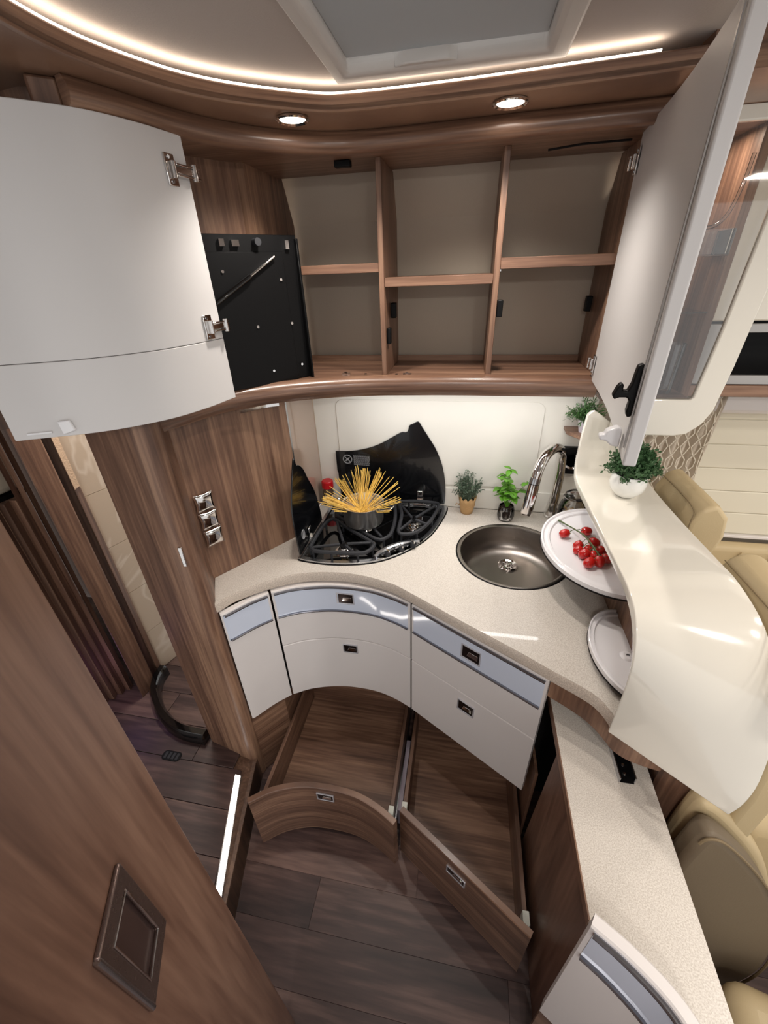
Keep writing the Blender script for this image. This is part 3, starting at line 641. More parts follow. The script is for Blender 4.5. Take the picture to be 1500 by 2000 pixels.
for k in range(10): dh.tube([(dx_+.017*cos(k*.628), dy_+.017*sin(k*.628), .7693), (dx_+.017*cos(k*.628), dy_+.017*sin(k*.628), .7703)], .0018, 8)
emit_split('drain_hole', dh, gap, dr_)

# faucet
fc = thing('faucet', 'tall chrome pull-out tap arching over the sink', 'tap', (.352, 1.445, .87))
bx_, by_ = .352, 1.445
emit('base', B().lathe([(0, .8702), (.026, .8702), (.026, .876), (.021, .879), (.019, .905), (.016, .915), (.0155, .93), (0, .93)], (bx_, by_, 0), 32), chrome, fc, smooth=True)
arc = smoothpath([(.354, 1.447, .92), (.358, 1.455, 1.0), (.358, 1.454, 1.07), (.349, 1.440, 1.125), (.326, 1.404, 1.160), (.297, 1.359, 1.174), (.268, 1.313, 1.166), (.249, 1.284, 1.134), (.242, 1.272, 1.105)], 6)
emit('neck', B().tube(arc, .0165, 24), chrome, fc, smooth=True)
emit('collar', B().tube([Vector((.2425, 1.273, 1.107)), Vector((.2395, 1.268, 1.088))], .0172, 24), alu, fc, smooth=True)
sp = [Vector((.239, 1.2675, 1.087)), Vector((.236, 1.262, 1.06)), Vector((.226, 1.247, .990)), Vector((.225, 1.246, .985))]
emit('spray_head', B().tube(sp, [.0175, .0185, .0185, .016], 24), chrome, fc, smooth=True)
emit('lever', B().tube([(.368, 1.445, .90), (.395, 1.445, .905), (.41, 1.44, .93)], [.006, .005, .004], 10), chrome, fc, smooth=True)

# ------------------------------------------------------------ hob
hb_ = thing('hob', 'fan-shaped black gas hob with steel rim set in the worktop corner', 'hob', (-.3, 1.25, .87))
def inset(poly, k, c=(-.33, 1.27)): return [(c[0]+(x-c[0])*k, c[1]+(y-c[1])*k) for x, y in poly]
emit('seal', B().prism(inset(hob_out, 1.012), .8702, .8722), black, hb_)
emit('rim', B().plate(inset(hob_out, 1.0), [inset(hob_out, .935)], .8722, .879), alu, hb_, bevel=.002)
emit('tray', B().prism(inset(hob_out, .937), .8724, .8738), blackg, hb_)
sc = B()
for x, y in ((-.490, 1.062), (-.062, 1.43)): sc.lathe([(0, .8795), (.003, .8795), (.004, .8788)], (x, y, 0), 12)
emit_split('screw', sc, gap, hb_)
def burner(x, y, r):
    b = emit('burner', B().lathe([(r+.012, .8738), (r+.010, .877), (r, .878), (r*.95, .886), (r*.8, .888), (r*.8, .891), (r*.72, .8935), (0, .8945)], (x, y, 0), 28), chrome, hb_, smooth=True)
    emit('burner_cap', B().lathe([(r*.62, .8935), (r*.62, .898), (r*.55, .8995), (0, .8998)], (x, y, 0), 28), black, b, smooth=True)
burner(-.372, 1.108, .021); burner(-.158, 1.300, .021); burner(-.335, 1.275, .026)
def grate(loop, center, spokes):
    b = B(); zt = .9045
    P = smoothpath(loop+[loop[0]], 3)[:-1]
    b.tube([(x, y, zt) for x, y in P], .0068, 8, closed=True)
    for i in range(0, len(P), 4): b.tube([(P[i][0], P[i][1], zt), (P[i][0], P[i][1], .8742)], .004, 8)
    for sx, sy in spokes:
        c = Vector(center); e = Vector((sx, sy)); d = c-e; L = d.length
        b.tube([(e.x, e.y, zt), *( (lambda q: [(q.x, q.y, zt)])(e+d*(L-.012)/L))], .0050, 8)
    return emit('pan_grate', b, grate_m, hb_, smooth=True)
grate([(-.480, 1.075), (-.478, 1.20), (-.455, 1.262), (-.38, 1.205), (-.285, 1.135), (-.268, 1.115), (-.285, 1.072), (-.33, 1.060), (-.40, 1.055), (-.455, 1.055)], (-.372, 1.108), [(-.470, 1.075), (-.435, 1.245), (-.275, 1.13), (-.325, 1.063)])
grate([(-.235, 1.425), (-.205, 1.33), (-.200, 1.215), (-.178, 1.195), (-.135, 1.215), (-.098, 1.285), (-.078, 1.365), (-.072, 1.42), (-.10, 1.435), (-.17, 1.437)], (-.158, 1.300), [(-.225, 1.41), (-.085, 1.41), (-.196, 1.22), (-.105, 1.27)])
grate([(-.445, 1.285), (-.37, 1.228), (-.27, 1.152), (-.235, 1.165), (-.222, 1.21), (-.228, 1.32), (-.258, 1.425), (-.33, 1.435), (-.43, 1.425), (-.460, 1.36)], (-.335, 1.275), [(-.45, 1.30), (-.245, 1.40), (-.25, 1.165), (-.40, 1.43)])
# control panel: silver arc, dark field, knobs
CA = smoothpath([(-.262, 1.078), (-.245, 1.112), (-.222, 1.142), (-.19, 1.168), (-.156, 1.184), (-.125, 1.196)], 5)
emit('control_arc', B().sweep(CA[::-1], [(-.006, .8738), (-.006, .885), (-.002, .889), (.006, .889), (.010, .884), (.010, .8738)]), alu, hb_, smooth=True)
cp = emit('control_panel', B().prism([tuple(p) for p in CA]+[(-.104, 1.222), (-.113, 1.2), (-.138, 1.162), (-.19, 1.112), (-.225, 1.085)], .8738, .8790), blackg, hb_)
for x, y in ((-.218, 1.098), (-.177, 1.132), (-.142, 1.163)):
    k = emit('knob', B().lathe([(0, .896), (.007, .8955), (.0088, .893), (.010, .879)], (x, y, 0), 20), grate_m, cp, smooth=True)
    emit('knob_grip', B().obox((x, y, .898), (.75, .66, 0), (-.66, .75, 0), (0, 0, 1), .004, .018, .008), chrome, k, bevel=.001)
pn_ = B()
for x, y in ((-.198, 1.128), (-.160, 1.160), (-.236, 1.094), (-.130, 1.178)): pn_.lathe([(0, .8803), (.002, .880), (.0022, .879)], (x, y, 0), 10)
emit_split('pilot', pn_, chrome, cp)
# glass lids
lb = smoothpath([(-.487, 1.094), (-.42, 1.097), (-.353, 1.112), (-.30, 1.134), (-.252, 1.163), (-.222, 1.180), (-.206, 1.180), (-.198, 1.188), (-.193, 1.206), (-.178, 1.214), (-.160, 1.222), (-.145, 1.200), (-.118, 1.158), (-.092, 1.115), (-.068, 1.055), (-.055, .995), (-.050, .94), (-.0515, .890), (-.057, .884)], 3)
lidb = emit('lid', B().prism([tuple(p) for p in lb]+[(-.480, .884), (-.484, 1.00), (-.487, 1.01)], 1.463, 1.468, XZ), lid_m, hb_, bevel=.0012)
tag(lidb, 'wide rear lid folded up against the splashback')
ll = smoothpath([(1.050, .884), (1.044, .95), (1.042, 1.057), (1.068, 1.13), (1.108, 1.205), (1.118, 1.200), (1.126, 1.180), (1.140, 1.176), (1.171, 1.150), (1.201, 1.100), (1.24, 1.040), (1.267, .975), (1.282, .91), (1.284, .884)], 3)
lidl = emit('lid', B().prism([tuple(p) for p in ll], -.512, -.507, YZ), lid_m, hb_, bevel=.0012)
tag(lidl, 'narrow left lid standing upright by the walnut wall')
# no-entry style warning print on the lid
w = B().tube([(-.440+.0175*cos(2*pi*k/28), 1.4622, 1.062+.0175*sin(2*pi*k/28)) for k in range(28)], .0018, 6, closed=True)
w.tube([(-.4525, 1.4622, 1.0745), (-.4275, 1.4622, 1.0495)], .0016, 6)
w.prism([(-.449, 1.052), (-.436, 1.059), (-.430, 1.071), (-.440, 1.067), (-.447, 1.060)], 1.4620, 1.4626, XZ)
emit('warning_symbol', w, sign_m, lidb)
tx = B()
random.seed(3)
for r in range(10):
    z = 1.078-r*.0042; x = -.415
    while x < -.352:
        L = random.uniform(.003, .009); tx.box(x, min(x+L, -.350), 1.4621, 1.4627, z-.0009, z+.0009); x += L+.0014
tag(emit('warning_text', tx, sign_m, lidb), None, kind='stuff')
w = B().tube([(-.5064, 1.095+.012*cos(2*pi*k/24), .94+.017*sin(2*pi*k/24)) for k in range(24)], .0014, 6, closed=True)
w.tube([(-.5064, 1.087, .928), (-.5064, 1.103, .952)], .0014, 6)
emit('warning_symbol', w, sign_m, lidl)
sc = B()
for x, z in ((-.317, 1.085), (-.253, 1.128), (-.085, 1.072)): sc.tube([(x, 1.4615, z), (x, 1.464, z)], .0022, 8)
emit_split('rivet', sc, grate_m, lidb)
def lidhinge(c, ax, out, par):
    c, ax, out = Vector(c), Vector(ax), Vector(out); up = Vector((0, 0, 1))
    b = B().obox(c+up*.040+out*.002, ax, out, up, .022, .005, .040).obox(c+up*.014+out*.006, ax, out, up, .026, .014, .024)
    b.tube([c-ax*.025+up*.004+out*.012, c+ax*.025+up*.004+out*.012], .0055, 14)
    emit('lid_hinge', b, chrome, par, bevel=.002)
lidhinge((-.150, 1.461, .880), (1, 0, 0), (0, -1, 0), lidb)
lidhinge((-.505, 1.145, .880), (0, 1, 0), (1, 0, 0), lidl)

# saucepan and spaghetti
PX, PY = -.333, 1.250; pz = .9125
pt = thing('saucepan', 'open shiny steel saucepan full of spaghetti on the rear ring', 'saucepan', (PX, PY, pz))
emit('body', B().lathe([(0, 0), (.060, 0), (.068, .004), (.072, .014), (.0725, .074), (.0755, .078), (.0755, .080), (.0705, .078), (.0705, .014), (.060, .006), (0, .005)], (PX, PY, pz), 48), potm, pt, smooth=True)
for sgn in (-1, 1):
    hp2 = [(PX+sgn*.071, PY-.022, pz+.062), (PX+sgn*.088, PY-.030, pz+.068), (PX+sgn*.106, PY-.022, pz+.072), (PX+sgn*.112, PY, pz+.073), (PX+sgn*.106, PY+.022, pz+.072), (PX+sgn*.088, PY+.030, pz+.068), (PX+sgn*.071, PY+.022, pz+.062)]
    emit('handle', B().tube(smoothpath(hp2, 4), .003, 8), chrome, pt, smooth=True)
me0 = None; random.seed(11)
fans = [(-158, 26, 34), (-118, 12, 18), (-75, 0, 0)]
def strand(i, az, el, L):
    global me0
    if me0 is None:
        o = emit('spaghetti', B().tube([(0, 0, 0), (0, 0, 1)], .0011, 5), pastay); me0 = o.data
    else:
        o = bpy.data.objects.new('spaghetti', me0); C.objects.link(o)
    o.scale = (1, 1, L)
    d = Vector((cos(az)*cos(el), sin(az)*cos(el), sin(el)))
    bx0 = Vector((PX+.002, PY-.030, pz+.050))+Vector((random.uniform(-.012, .012), random.uniform(-.010, .010), 0))-Vector((d.x, d.y, 0))*.012
    o.location = bx0; o.rotation_euler = d.to_track_quat('Z', 'Y').to_euler()
    tag(o, 'thin strand of dry yellow spaghetti sticking out of the steel saucepan', 'spaghetti', 'spaghetti strands in the saucepan')
n = 0
bund = [(179, 20, 36, 6, .150), (140, 34, 16, 5, .165), (112, 46, 12, 5, .165), (90, 54, 14, 4, .160), (58, 48, 15, 4, .165), (32, 33, 9, 6, .165), (10, 24, 6, 6, .155), (352, 15, 4, 5, .12), (196, 16, 5, 5, .12)]
for az, el, cnt, sp_, L in bund:
    for k in range(cnt):
        strand(n, radians(az+random.gauss(0, sp_)), radians(el+random.gauss(0, 4.5)), L*random.uniform(.92, 1.08)); n += 1

# spice jar
sj = thing('spice_jar', 'small glass jar with a red cap in the corner behind the hob', 'jar', (-.525, 1.435, .87))
emit('glass_body', B().lathe([(0, .0002), (.020, .0002), (.022, .003), (.022, .062), (.018, .072), (.018, .078), (0, .078)], (-.525, 1.435, .87), 28), mat('dark_spice', srgb(84, 68, 54), .2, coat=1), sj, smooth=True)
emit('label', B().lathe([(.0222, .018), (.0226, .018), (.0226, .046), (.0222, .046)], (-.525, 1.435, .87), 20, radians(-120), radians(-20)), whitep, sj)
emit('cap', B().lathe([(0, .108), (.020, .108), (.0235, .104), (.0235, .078), (0, .078)], (-.525, 1.435, .87), 28), red, sj, smooth=True)

# ------------------------------------------------------------ plants on the worktop
def leafmesh(w, l, curl=.2, n=5):
    rows = []
    for i in range(n+1):
        t = i/n; ww = w*sin(pi*min(1, t*.93+.07))**.8*(1-.25*t)
        rows.append([(-ww, t*l, -curl*l*t*t+.15*ww), (0, t*l, -curl*l*t*t-.10*ww), (ww, t*l, -curl*l*t*t+.15*ww)])
    return rows
def tiny_foliage(b, base, top_c, R, nb, ll, lw, seed, droop=.0, stems=None):
    rnd = random.Random(seed)
    for k in range(nb):
        a = rnd.uniform(0, 2*pi); ph = rnd.uniform(-.25, 1)**1; rr = R*(rnd.uniform(.55, 1.08))
        tip = Vector(top_c)+Vector((cos(a)*cos(ph*1.45)*rr, sin(a)*cos(ph*1.45)*rr, sin(ph*1.45)*rr*.95))
        st = Vector(base)+Vector((rnd.uniform(-.25, .25)*R, rnd.uniform(-.25, .25)*R, 0))
        mid = st.lerp(tip, .5)+Vector((cos(a)*R*.12, sin(a)*R*.12, R*.1))
        if stems is not None: stems.tube([st, mid, tip], [.0009, .0007, .0004], 4)
        for t_ in [i/9 for i in range(3, 10)]:
            p = st.lerp(mid, t_*2) if t_ < .5 else mid.lerp(tip, t_*2-1)
            for s in range(2):
                d = Vector((rnd.gauss(0, 1), rnd.gauss(0, 1), rnd.gauss(.35, .8))).normalized(); u = d.cross(Vector((rnd.random(), rnd.random(), rnd.random()))).normalized()*lw
                q = p+d*ll*rnd.uniform(.7, 1.2)
                v = [b.bm.verts.new(x) for x in (p, p.lerp(q, .5)+u, q, p.lerp(q, .5)-u)]
                b.face(v)
# thyme-like plant in a wrapped pot
tx0, ty0 = .036, 1.438
p1 = thing('herb_pot', 'small grey-green herb in a paper-wrapped pot left of the basil', 'potted plant', (tx0, ty0, .87))
wr = B()
rows2 = []
for k in range(41):
    a = 2*pi*k/40; jag = .006*(1 if k % 4 < 2 else -.4)+random.uniform(-.002, .002)
    rows2.append([(tx0+r*cos(a), ty0+r*sin(a), .87+z+(jag if i == 3 else 0)) for i, (r, z) in enumerate([(.023, .0004), (.027, .02), (.030, .045), (.0345, .068)])])
wr.grid(rows2); bmesh.ops.remove_doubles(wr.bm, verts=wr.bm.verts, dist=1e-5)
pw = emit('wrapping', wr, burlap, p1, solid=.0012, smooth=True)
emit('pot', B().lathe([(0, .0004), (.022, .0004), (.028, .05), (.028, .052), (0, .052)], (tx0, ty0, .87), 24), soil, p1)
emit('string', B().tube([(tx0+.0300*cos(2*pi*k/24), ty0+.0300*sin(2*pi*k/24), .905+.003*sin(k)) for k in range(24)], .001, 5, closed=True).tube([(tx0-.030, ty0-.01, .905), (tx0-.040, ty0-.014, .915), (tx0-.044, ty0-.012, .905)], .0012, 5), burlap, pw)
f = B(); stm = B()
tiny_foliage(f, (tx0, ty0, .925), (tx0, ty0, .985), .062, 80, .010, .0028, 21, stems=stm)
tag(emit('stems', stm, leaf_d, p1, smooth=True), None, kind='stuff'); tag(emit('foliage', f, leaf_d, p1), None, kind='stuff')
# basil
bx1, by1 = .181, 1.405
p2 = thing('basil_pot', 'bright green basil in a glass tumbler between herb and tap', 'potted plant', (bx1, by1, .87))
emit('tumbler', B().lathe([(0, .0004), (.025, .0004), (.029, .004), (.032, .02), (.030, .045), (.026, .058), (.0235, .058), (.028, .044), (.030, .02), (.027, .005), (0, .003)], (bx1, by1, .87), 32), glass, p2, smooth=True)
emit('soil', B().lathe([(0, .0035), (.026, .005), (.0285, .02), (.027, .040), (.024, .050), (0, .052)], (bx1, by1, .87), 28), soil, p2, smooth=True)
stems = B(); lm = None; rnd = random.Random(4)
spots = []
for k in range(7):
    a = k*.9+.3; h = rnd.uniform(.07, .125); R = rnd.uniform(.015, .045)
    if k == 0: a, h, R = 2.0, .155, .006
    if k == 1: a, h, R = 0.1, .105, .062
    tip = Vector((bx1+cos(a)*R, by1+sin(a)*R*.8, .915+h)); b0 = Vector((bx1, by1, .915))
    mid = b0.lerp(tip, .55)+Vector((0, 0, .012)); stems.tube([b0, mid, tip], [.0018, .0014, .001], 6)
    for q, (pp, m_) in enumerate(((mid, 3), (tip, 4))):
        for j in range(m_):
            spots.append((pp+Vector((0, 0, .002*j)), a+j*2*pi/m_+q*.7, rnd.uniform(.030, .043)*(.8 if q else 1), rnd.uniform(-.35, .4)))
emit('stem', stems, leaf_b, p2, smooth=True)
lfb = None
for pp, a, L, tilt in spots:
    if lfb is None:
        lfb = emit('leaf', B().grid(leafmesh(.40, 1, .28)), leaf_b, p2, smooth=True, solid=.02); ORG[lfb.name] = Vector((0, 0, 0))
        for v in lfb.data.vertices: v.co += Vector((bx1, by1, .87))
        o = lfb
    else:
        o = lfb.copy(); C.objects.link(o); o.parent = p2
    o.location = pp-Vector((bx1, by1, .87)); o.scale = (L, L, L); o.rotation_euler = (tilt, 0, a)
# bushy plant in white bowl on the divider shelf
wx, wy, wz = .447, 1.10, 1.1505
p3 = thing('box_plant', 'bushy dark green plant in a round white pot on the glossy shelf', 'potted plant', (wx, wy, wz))
emit('pot', B().lathe([(0, .0004), (.022, .0004), (.026, .003), (.041, .020), (.0455, .040), (.043, .058), (.040, .064), (.037, .064), (.039, .045), (0, .045)], (wx, wy, wz), 40), ceramic, p3, smooth=True)
f = B(); stm = B()
tiny_foliage(f, (wx, wy, wz+.06), (wx, wy, wz+.078), .066, 300, .012, .0034, 31, stems=stm)
tag(emit('stems', stm, leaf_c, p3, smooth=True), None, kind='stuff'); tag(emit('foliage', f, leaf_c, p3), None, kind='stuff')
# plant on the little corner shelf
cs = tag(emit('corner_shelf', B().prism([(.345, 1.475), (.345, 1.42), (.385, 1.36), (.43, 1.33), (.43, 1.475)], 1.205, 1.217), wood_x, bevel=.002, org=(.39, 1.42, 1.205)), 'small walnut corner shelf right of the splashback', 'shelf')
qx, qy, qz = .398, 1.415, 1.217
p4 = thing('trailing_plant', 'green needle-leaved plant in a pale pot on the corner shelf', 'potted plant', (qx, qy, qz))
emit('pot', B().lathe([(0, .0004), (.018, .0004), (.024, .03), (.026, .042), (.023, .042), (0, .036)], (qx, qy, qz), 24), mat('pale_mauve_pot', srgb(200, 192, 200), .4), p4, smooth=True)
f = B(); stm = B()
tiny_foliage(f, (qx, qy, qz+.04), (qx-.008, qy-.01, qz+.058), .055, 60, .019, .0016, 41, stems=stm)
tag(emit('stems', stm, mat('needle_green', srgb(60, 96, 46), .5), p4, smooth=True), None, kind='stuff'); tag(emit('foliage', f, mat('needle_green_light', srgb(62, 98, 48), .5), p4), None, kind='stuff')

# pasta jar
jx, jy = .405, 1.370
pj = thing('pasta_jar', 'clip-top glass jar of curly pasta behind the tap', 'jar', (jx, jy, .87))
emit('glass_body', B().lathe([(0, .0004), (.046, .0004), (.050, .006), (.050, .085), (.044, .105), (.036, .118), (.036, .128), (.034, .128), (.034, .116), (.042, .104), (.048, .084), (.048, .008), (0, .004)], (jx, jy, .87), 40), glass, pj, smooth=True)
emit('lid', B().lathe([(0, .150), (.02, .149), (.034, .140), (.038, .132), (.038, .1285), (0, .1285)], (jx, jy, .87), 36), glass, pj, smooth=True)
emit('clip_wire', B().tube([(jx-.040, jy-.01, .985), (jx-.046, jy-.02, 1.0), (jx-.046, jy-.02, 1.02), (jx-.02, jy-.035, 1.03), (jx+.02, jy-.035, 1.03), (jx+.046, jy-.02, 1.02), (jx+.046, jy-.02, 1.0), (jx+.040, jy-.01, .985)], .0015, 8), chrome, pj, smooth=True)
emit('neck_ring', B().tube([(jx+.0375*cos(2*pi*k/24), jy+.0375*sin(2*pi*k/24), .997) for k in range(24)], .0014, 6, closed=True), chrome, pj, smooth=True)
emit('black_label', B().lathe([(.0505, .006), (.0509, .006), (.0509, .034), (.0505, .034)], (jx, jy, .87), 24, radians(-185), radians(-20)), black, pj)
wl2 = B(); rnd = random.Random(8)
for k in range(5): wl2.lathe([(.0511, .014), (.0514, .014), (.0514, .026), (.0511, .026)], (jx, jy, .87), 2, radians(-172+k*9), radians(-172+k*9+5))
tag(emit('label_lettering', wl2, whitep, pj), None, kind='stuff')
ps = B(); rnd = random.Random(9)
for k in range(150):
    r = .038*rnd.random()**.5; a = rnd.uniform(0, 2*pi); z = rnd.uniform(.012, .070); c = Vector((jx+r*cos(a), jy+r*sin(a), .87+z))
    u = Vector((rnd.gauss(0, 1), rnd.gauss(0, 1), rnd.gauss(0, 1))).normalized(); v = u.cross(Vector((.3, .5, .8))).normalized()
    ps.tube([c+(u*cos(t)+v*sin(t))*.006 for t in (0, .8, 1.6, 2.4, 3.2)], .0023, 5)
tag(emit('curly_pasta', ps, pastac, smooth=True, org=(jx, jy, .88)), 'curly pasta filling the clip-top glass jar', 'pasta', kind='stuff')
so = thing('black_socket', 'dark socket box on the wall behind the tap and jar', 'socket', (.38, 1.47, 1.09))
emit('box', B().box(.355, .428, 1.452, 1.4745, 1.045, 1.145), black, so, bevel=.004)
emit('insert', B().lathe([(0, 0), (.022, 0), (.026, -.004), (.028, -.006)], (.39, 1.452, 1.095), 28, mp=lambda p: Vector((p.x, 1.452+(p.z-1.095)*.8, 1.095+(p.y-1.452)))), chrome, so, smooth=True)

# ------------------------------------------------------------ base units
FL = [(-.676, .800), (-.664, .812), (-.620, .868), (-.572, .915)]
FC = [(-.5665, .919), (-.50, .955), (-.41, .9795), (-.33, .986), (-.25, .980), (-.18, .960), (-.1225, .934)]
FR = [(-.1165, .9305), (.246, .7155)]
FLs, FCs = smoothpath(FL, 5), smoothpath(FC, 5)
T = .018
def front(name, path, z0, z1, par, m=white, lab=None):
    o = emit(name, B().sweep(path, [(0, z0+.002), (.002, z0), (T, z0), (T, z1), (.002, z1), (0, z1-.002)]), m, par, smooth=True)
    if lab: tag(o, lab)
    return o
def trims(path, par, ztop, zlow):
    a = list(path)
    def cut(P, e=.007):
        P = [Vector(p) for p in P]; P[0] = P[0]+(P[1]-P[0]).normalized()*e; P[-1] = P[-1]-(P[-1]-P[-2]).normalized()*e; return P
    P = cut(a)
    emit('bluish_band', B().sweep(P, [(-.0008, zlow), (.0005, zlow), (.0005, ztop), (-.0008, ztop)]), bluewhite, par, smooth=True)
    for z in (ztop, zlow):
        emit('aluminium_trim', B().sweep(P, [(-.0055, z-.0032), (-.0075, z-.0012), (-.0075, z+.0012), (-.0055, z+.0032), (.0, z+.0035), (.0, z-.0035)]), trim_m, par, smooth=True)
def pull(par, P, d, z, w=.050, h=.040):
    # recessed square catch with chrome frame
    c = Vector((P[0], P[1], z)); u = Vector((d[0], d[1], 0)).normalized(); n = Vector((u.y, -u.x, 0)); up = Vector((0, 0, 1))
    mp = lambda a, b_, w_: tuple(c+u*a+up*b_+n*w_)
    fr = emit('catch', B().plate(rect(-w/2, w/2, -h/2, h/2), [rect(-w/2+.004, w/2-.004, -h/2+.004, h/2-.004)], -.001, .0036, mp), catch_m, par, bevel=.001)
    emit('catch_recess', B().plate(rect(-w/2+.004, w/2-.004, -h/2+.004, h/2-.004), [], .0010, .0016, mp), mat('dark_chrome', srgb(60, 50, 48), .15, .8), fr)
    emit('catch_tongue', B().prism([(-w*.2, -h*.22), (w*.34, -h*.22), (w*.34, h*.12), (-w*.1, h*.12)], .0016, .003, mp), chrome, fr, bevel=.0008)
bc = thing('base_cabinet', 'curved base cabinet with white fronts under the worktop', 'cabinet', (-.2, 1.0, .3))
emit('carcass', B().prism([(-.655, .86), (-.60, .93), (-.52, .975), (-.42, 1.005), (-.31, 1.012), (-.2, .993), (-.11, .957), (.235, .743), (.245, .745), (.245, 1.45), (-.54, 1.45), (-.54, 1.22)], .33, .70), gap, bc)
emit('gap_strip', B().sweep([(-.1250, .940), (-.1155, .934)], [(.004, .30), (.004, .83), (.02, .83), (.02, .30)]), gap, bc)
emit('kick_side_left', B().prism([(-.685, .80), (-.60, .905), (-.60, 1.16), (-.612, 1.16), (-.612, .91), (-.695, .81)], 0, .325), wood_h, bc)
emit('kick_back', B().box(-.64, .27, 1.17, 1.185, 0, .33), wood_dim, bc)
dl_ = front('door', FLs, .322, .829, bc, lab='narrow curved white door at the left end'); trims(FLs[2:], dl_, .819, .719)
ZS = .5835
du1 = front('drawer', FCs, ZS+.0014, .829, bc, lab='upper concave white drawer'); trims(FCs, du1, .819, .719)
du2 = front('drawer', FCs, .322, ZS-.0014, bc, lab='lower concave white drawer')
dr1 = front('drawer', FR, ZS+.0014, .829, bc, lab='upper straight white drawer on the right'); trims(FR, dr1, .819, .719)
dr2 = front('drawer', FR, .322, ZS-.0014, bc, lab='lower straight white drawer on the right')
fd_ = Vector(FR[1])-Vector(FR[0])
pull(du1, (-.344, .9855), (1, -.0), .774, .060, .046); pull(du2, (-.344, .9855), (1, -.0), .537, .054, .042)
pull(dr1, (.064, .8235), fd_, .765, .062, .052); pull(dr2, (.065, .823), fd_, .527, .058, .048)

# kick drawers, pulled out
def kickdrawer(lab, fpath, xL, xR, yfL, yfR, yb):
    k = thing('kick_drawer', lab, 'drawer', ((xL+xR)/2, (yfL+yfR)/2, .02))
    f = emit('front', B().sweep(fpath, [(0, .013), (0, .278), (.002, .280), (T-.001, .280), (T, .278), (T, .013)]), wood_h, k, smooth=True)
    zt, zf = .172, .045
    emit('side', B().box(xL, xL+.013, yfL+.012, yb, .03, zt), wood_y, k, bevel=.001, seg=1)
    emit('side', B().box(xR-.013, xR, yfR+.012, yb, .03, zt), wood_y, k, bevel=.001, seg=1)
    emit('back', B().box(xL+.0135, xR-.0135, yb-.013, yb, .03, zt), wood_x, k)
    fl_ = [(xL+.0135, yfL+.02)]+[(p[0], p[1]+.021) for p in fpath if xL+.02 < p[0] < xR-.02]+[(xR-.0135, yfR+.022), (xR-.0135, yb-.0135), (xL+.0135, yb-.0135)]
    emit('bottom', B().prism(fl_, zf-.01, zf), wood_x, k)
    for x, y in ((xL+.006, yfL+.02), (xR-.006, yfR+.026)):
        c = emit('corner_clip', B().box(x-.009, x+.009, y-.004, y+.026, .140, .190), plastic, k, bevel=.0015)
        emit('clip_knob', B().tube([(x, y-.002, .160), (x, y-.002, .196)], .0065, 10), plastic, c, smooth=True)
    for x in (xR+.001,): emit('runner', B().box(x, x+.005, yfL+.06, yb, .05, .085), alu, k)
    return k, f
K1 = smoothpath([(-.583, .558), (-.530, .596), (-.479, .618), (-.43, .631), (-.382, .636), (-.31, .636), (-.246, .628), (-.18, .605), (-.127, .577)], 4)
k1, kf1 = kickdrawer('curved walnut kick drawer pulled out below the concave fronts', K1, -.595, -.143, .590, .615, 1.12)
pull(kf1, (-.360, .6355), (1, 0), .236, .058, .038)
K2 = [(-.114, .617), (.243, .397)]
k2, kf2 = kickdrawer('straight walnut kick drawer pulled out on the right', K2, -.114, .258, .640, .425, 1.05)
pull(kf2, (.062, .5085), (K2[1][0]-K2[0][0], K2[1][1]-K2[0][1]), .222, .062, .038)
tag(emit('kick_partition', B().box(-.137, -.122, .70, .95, 0, .09), mat('pale_partition', srgb(190, 178, 190), .5), org=(-.13, .9, 0)), 'pale metal partition strip between the two kick drawers', 'strip')

# ------------------------------------------------------------ right: pull-out unit and end wall
pull_ = thing('pull_out_unit', 'tall pull-out unit with its own speckled top at lower right', 'cabinet', (.36, .5, 0))
emit('top', B().prism([(.272, .90), (.272, .318), (.292, .296), (.36, .262), (.40, .225), (.455, .20), (.462, .90)], .702, .712), stone, pull_)
emit('top_edging', B().box(.2705, .2735, .318, .90, .690, .7125), wood_y, pull_)
emit('side_panel', B().prism([(.318, .014), (.69, .014), (.63, .69), (.318, .69)], .276, .290, YZ), wood_door, pull_)
emit('rear_panel', B().box(.30, .45, .88, .892, .02, .69), gap, pull_)
emit('right_panel', B().box(.448, .460, .22, .88, .02, .70), wood_v, pull_)
FP = smoothpath([(.240, .273), (.280, .249), (.318, .219), (.340, .191), (.352, .155), (.358, .10), (.360, .04)], 5)
pf = emit('front', B().sweep(FP, [(0, .33), (0, .828), (.003, .831), (.018, .831), (.021, .828), (.021, .33)]), white, pull_, smooth=True)
trims(FP, pf, .819, .719)
emit('kick_front', B().sweep([(p[0]+.012, p[1]+.012) for p in FP], [(0, .014), (0, .328), (.016, .328), (.016, .014)]), wood_h, pull_)
ri = thing('slide_bracket', 'black steel slide bracket at the top of the pull-out unit', 'bracket', (.405, .60, .712))
emit('channel', B().hexa([(.396, .66, .7125), (.425, .66, .7125), (.419, .566, .7125), (.390, .566, .7125), (.396, .66, .7145), (.425, .66, .7145), (.419, .566, .7145), (.390, .566, .7145)]), black, ri)
emit('flange', B().box(.387, .3895, .566, .66, .7125, .728), alu, ri); emit('flange', B().box(.4195, .422, .570, .66, .7125, .728), alu, ri)
emit_split('screw', B().lathe([(0, .7165), (.003, .7165), (.004, .7145)], (.404, .585, 0), 12).lathe([(0, .7165), (.003, .7165), (.004, .7145)], (.406, .605, 0), 12), chrome, ri)
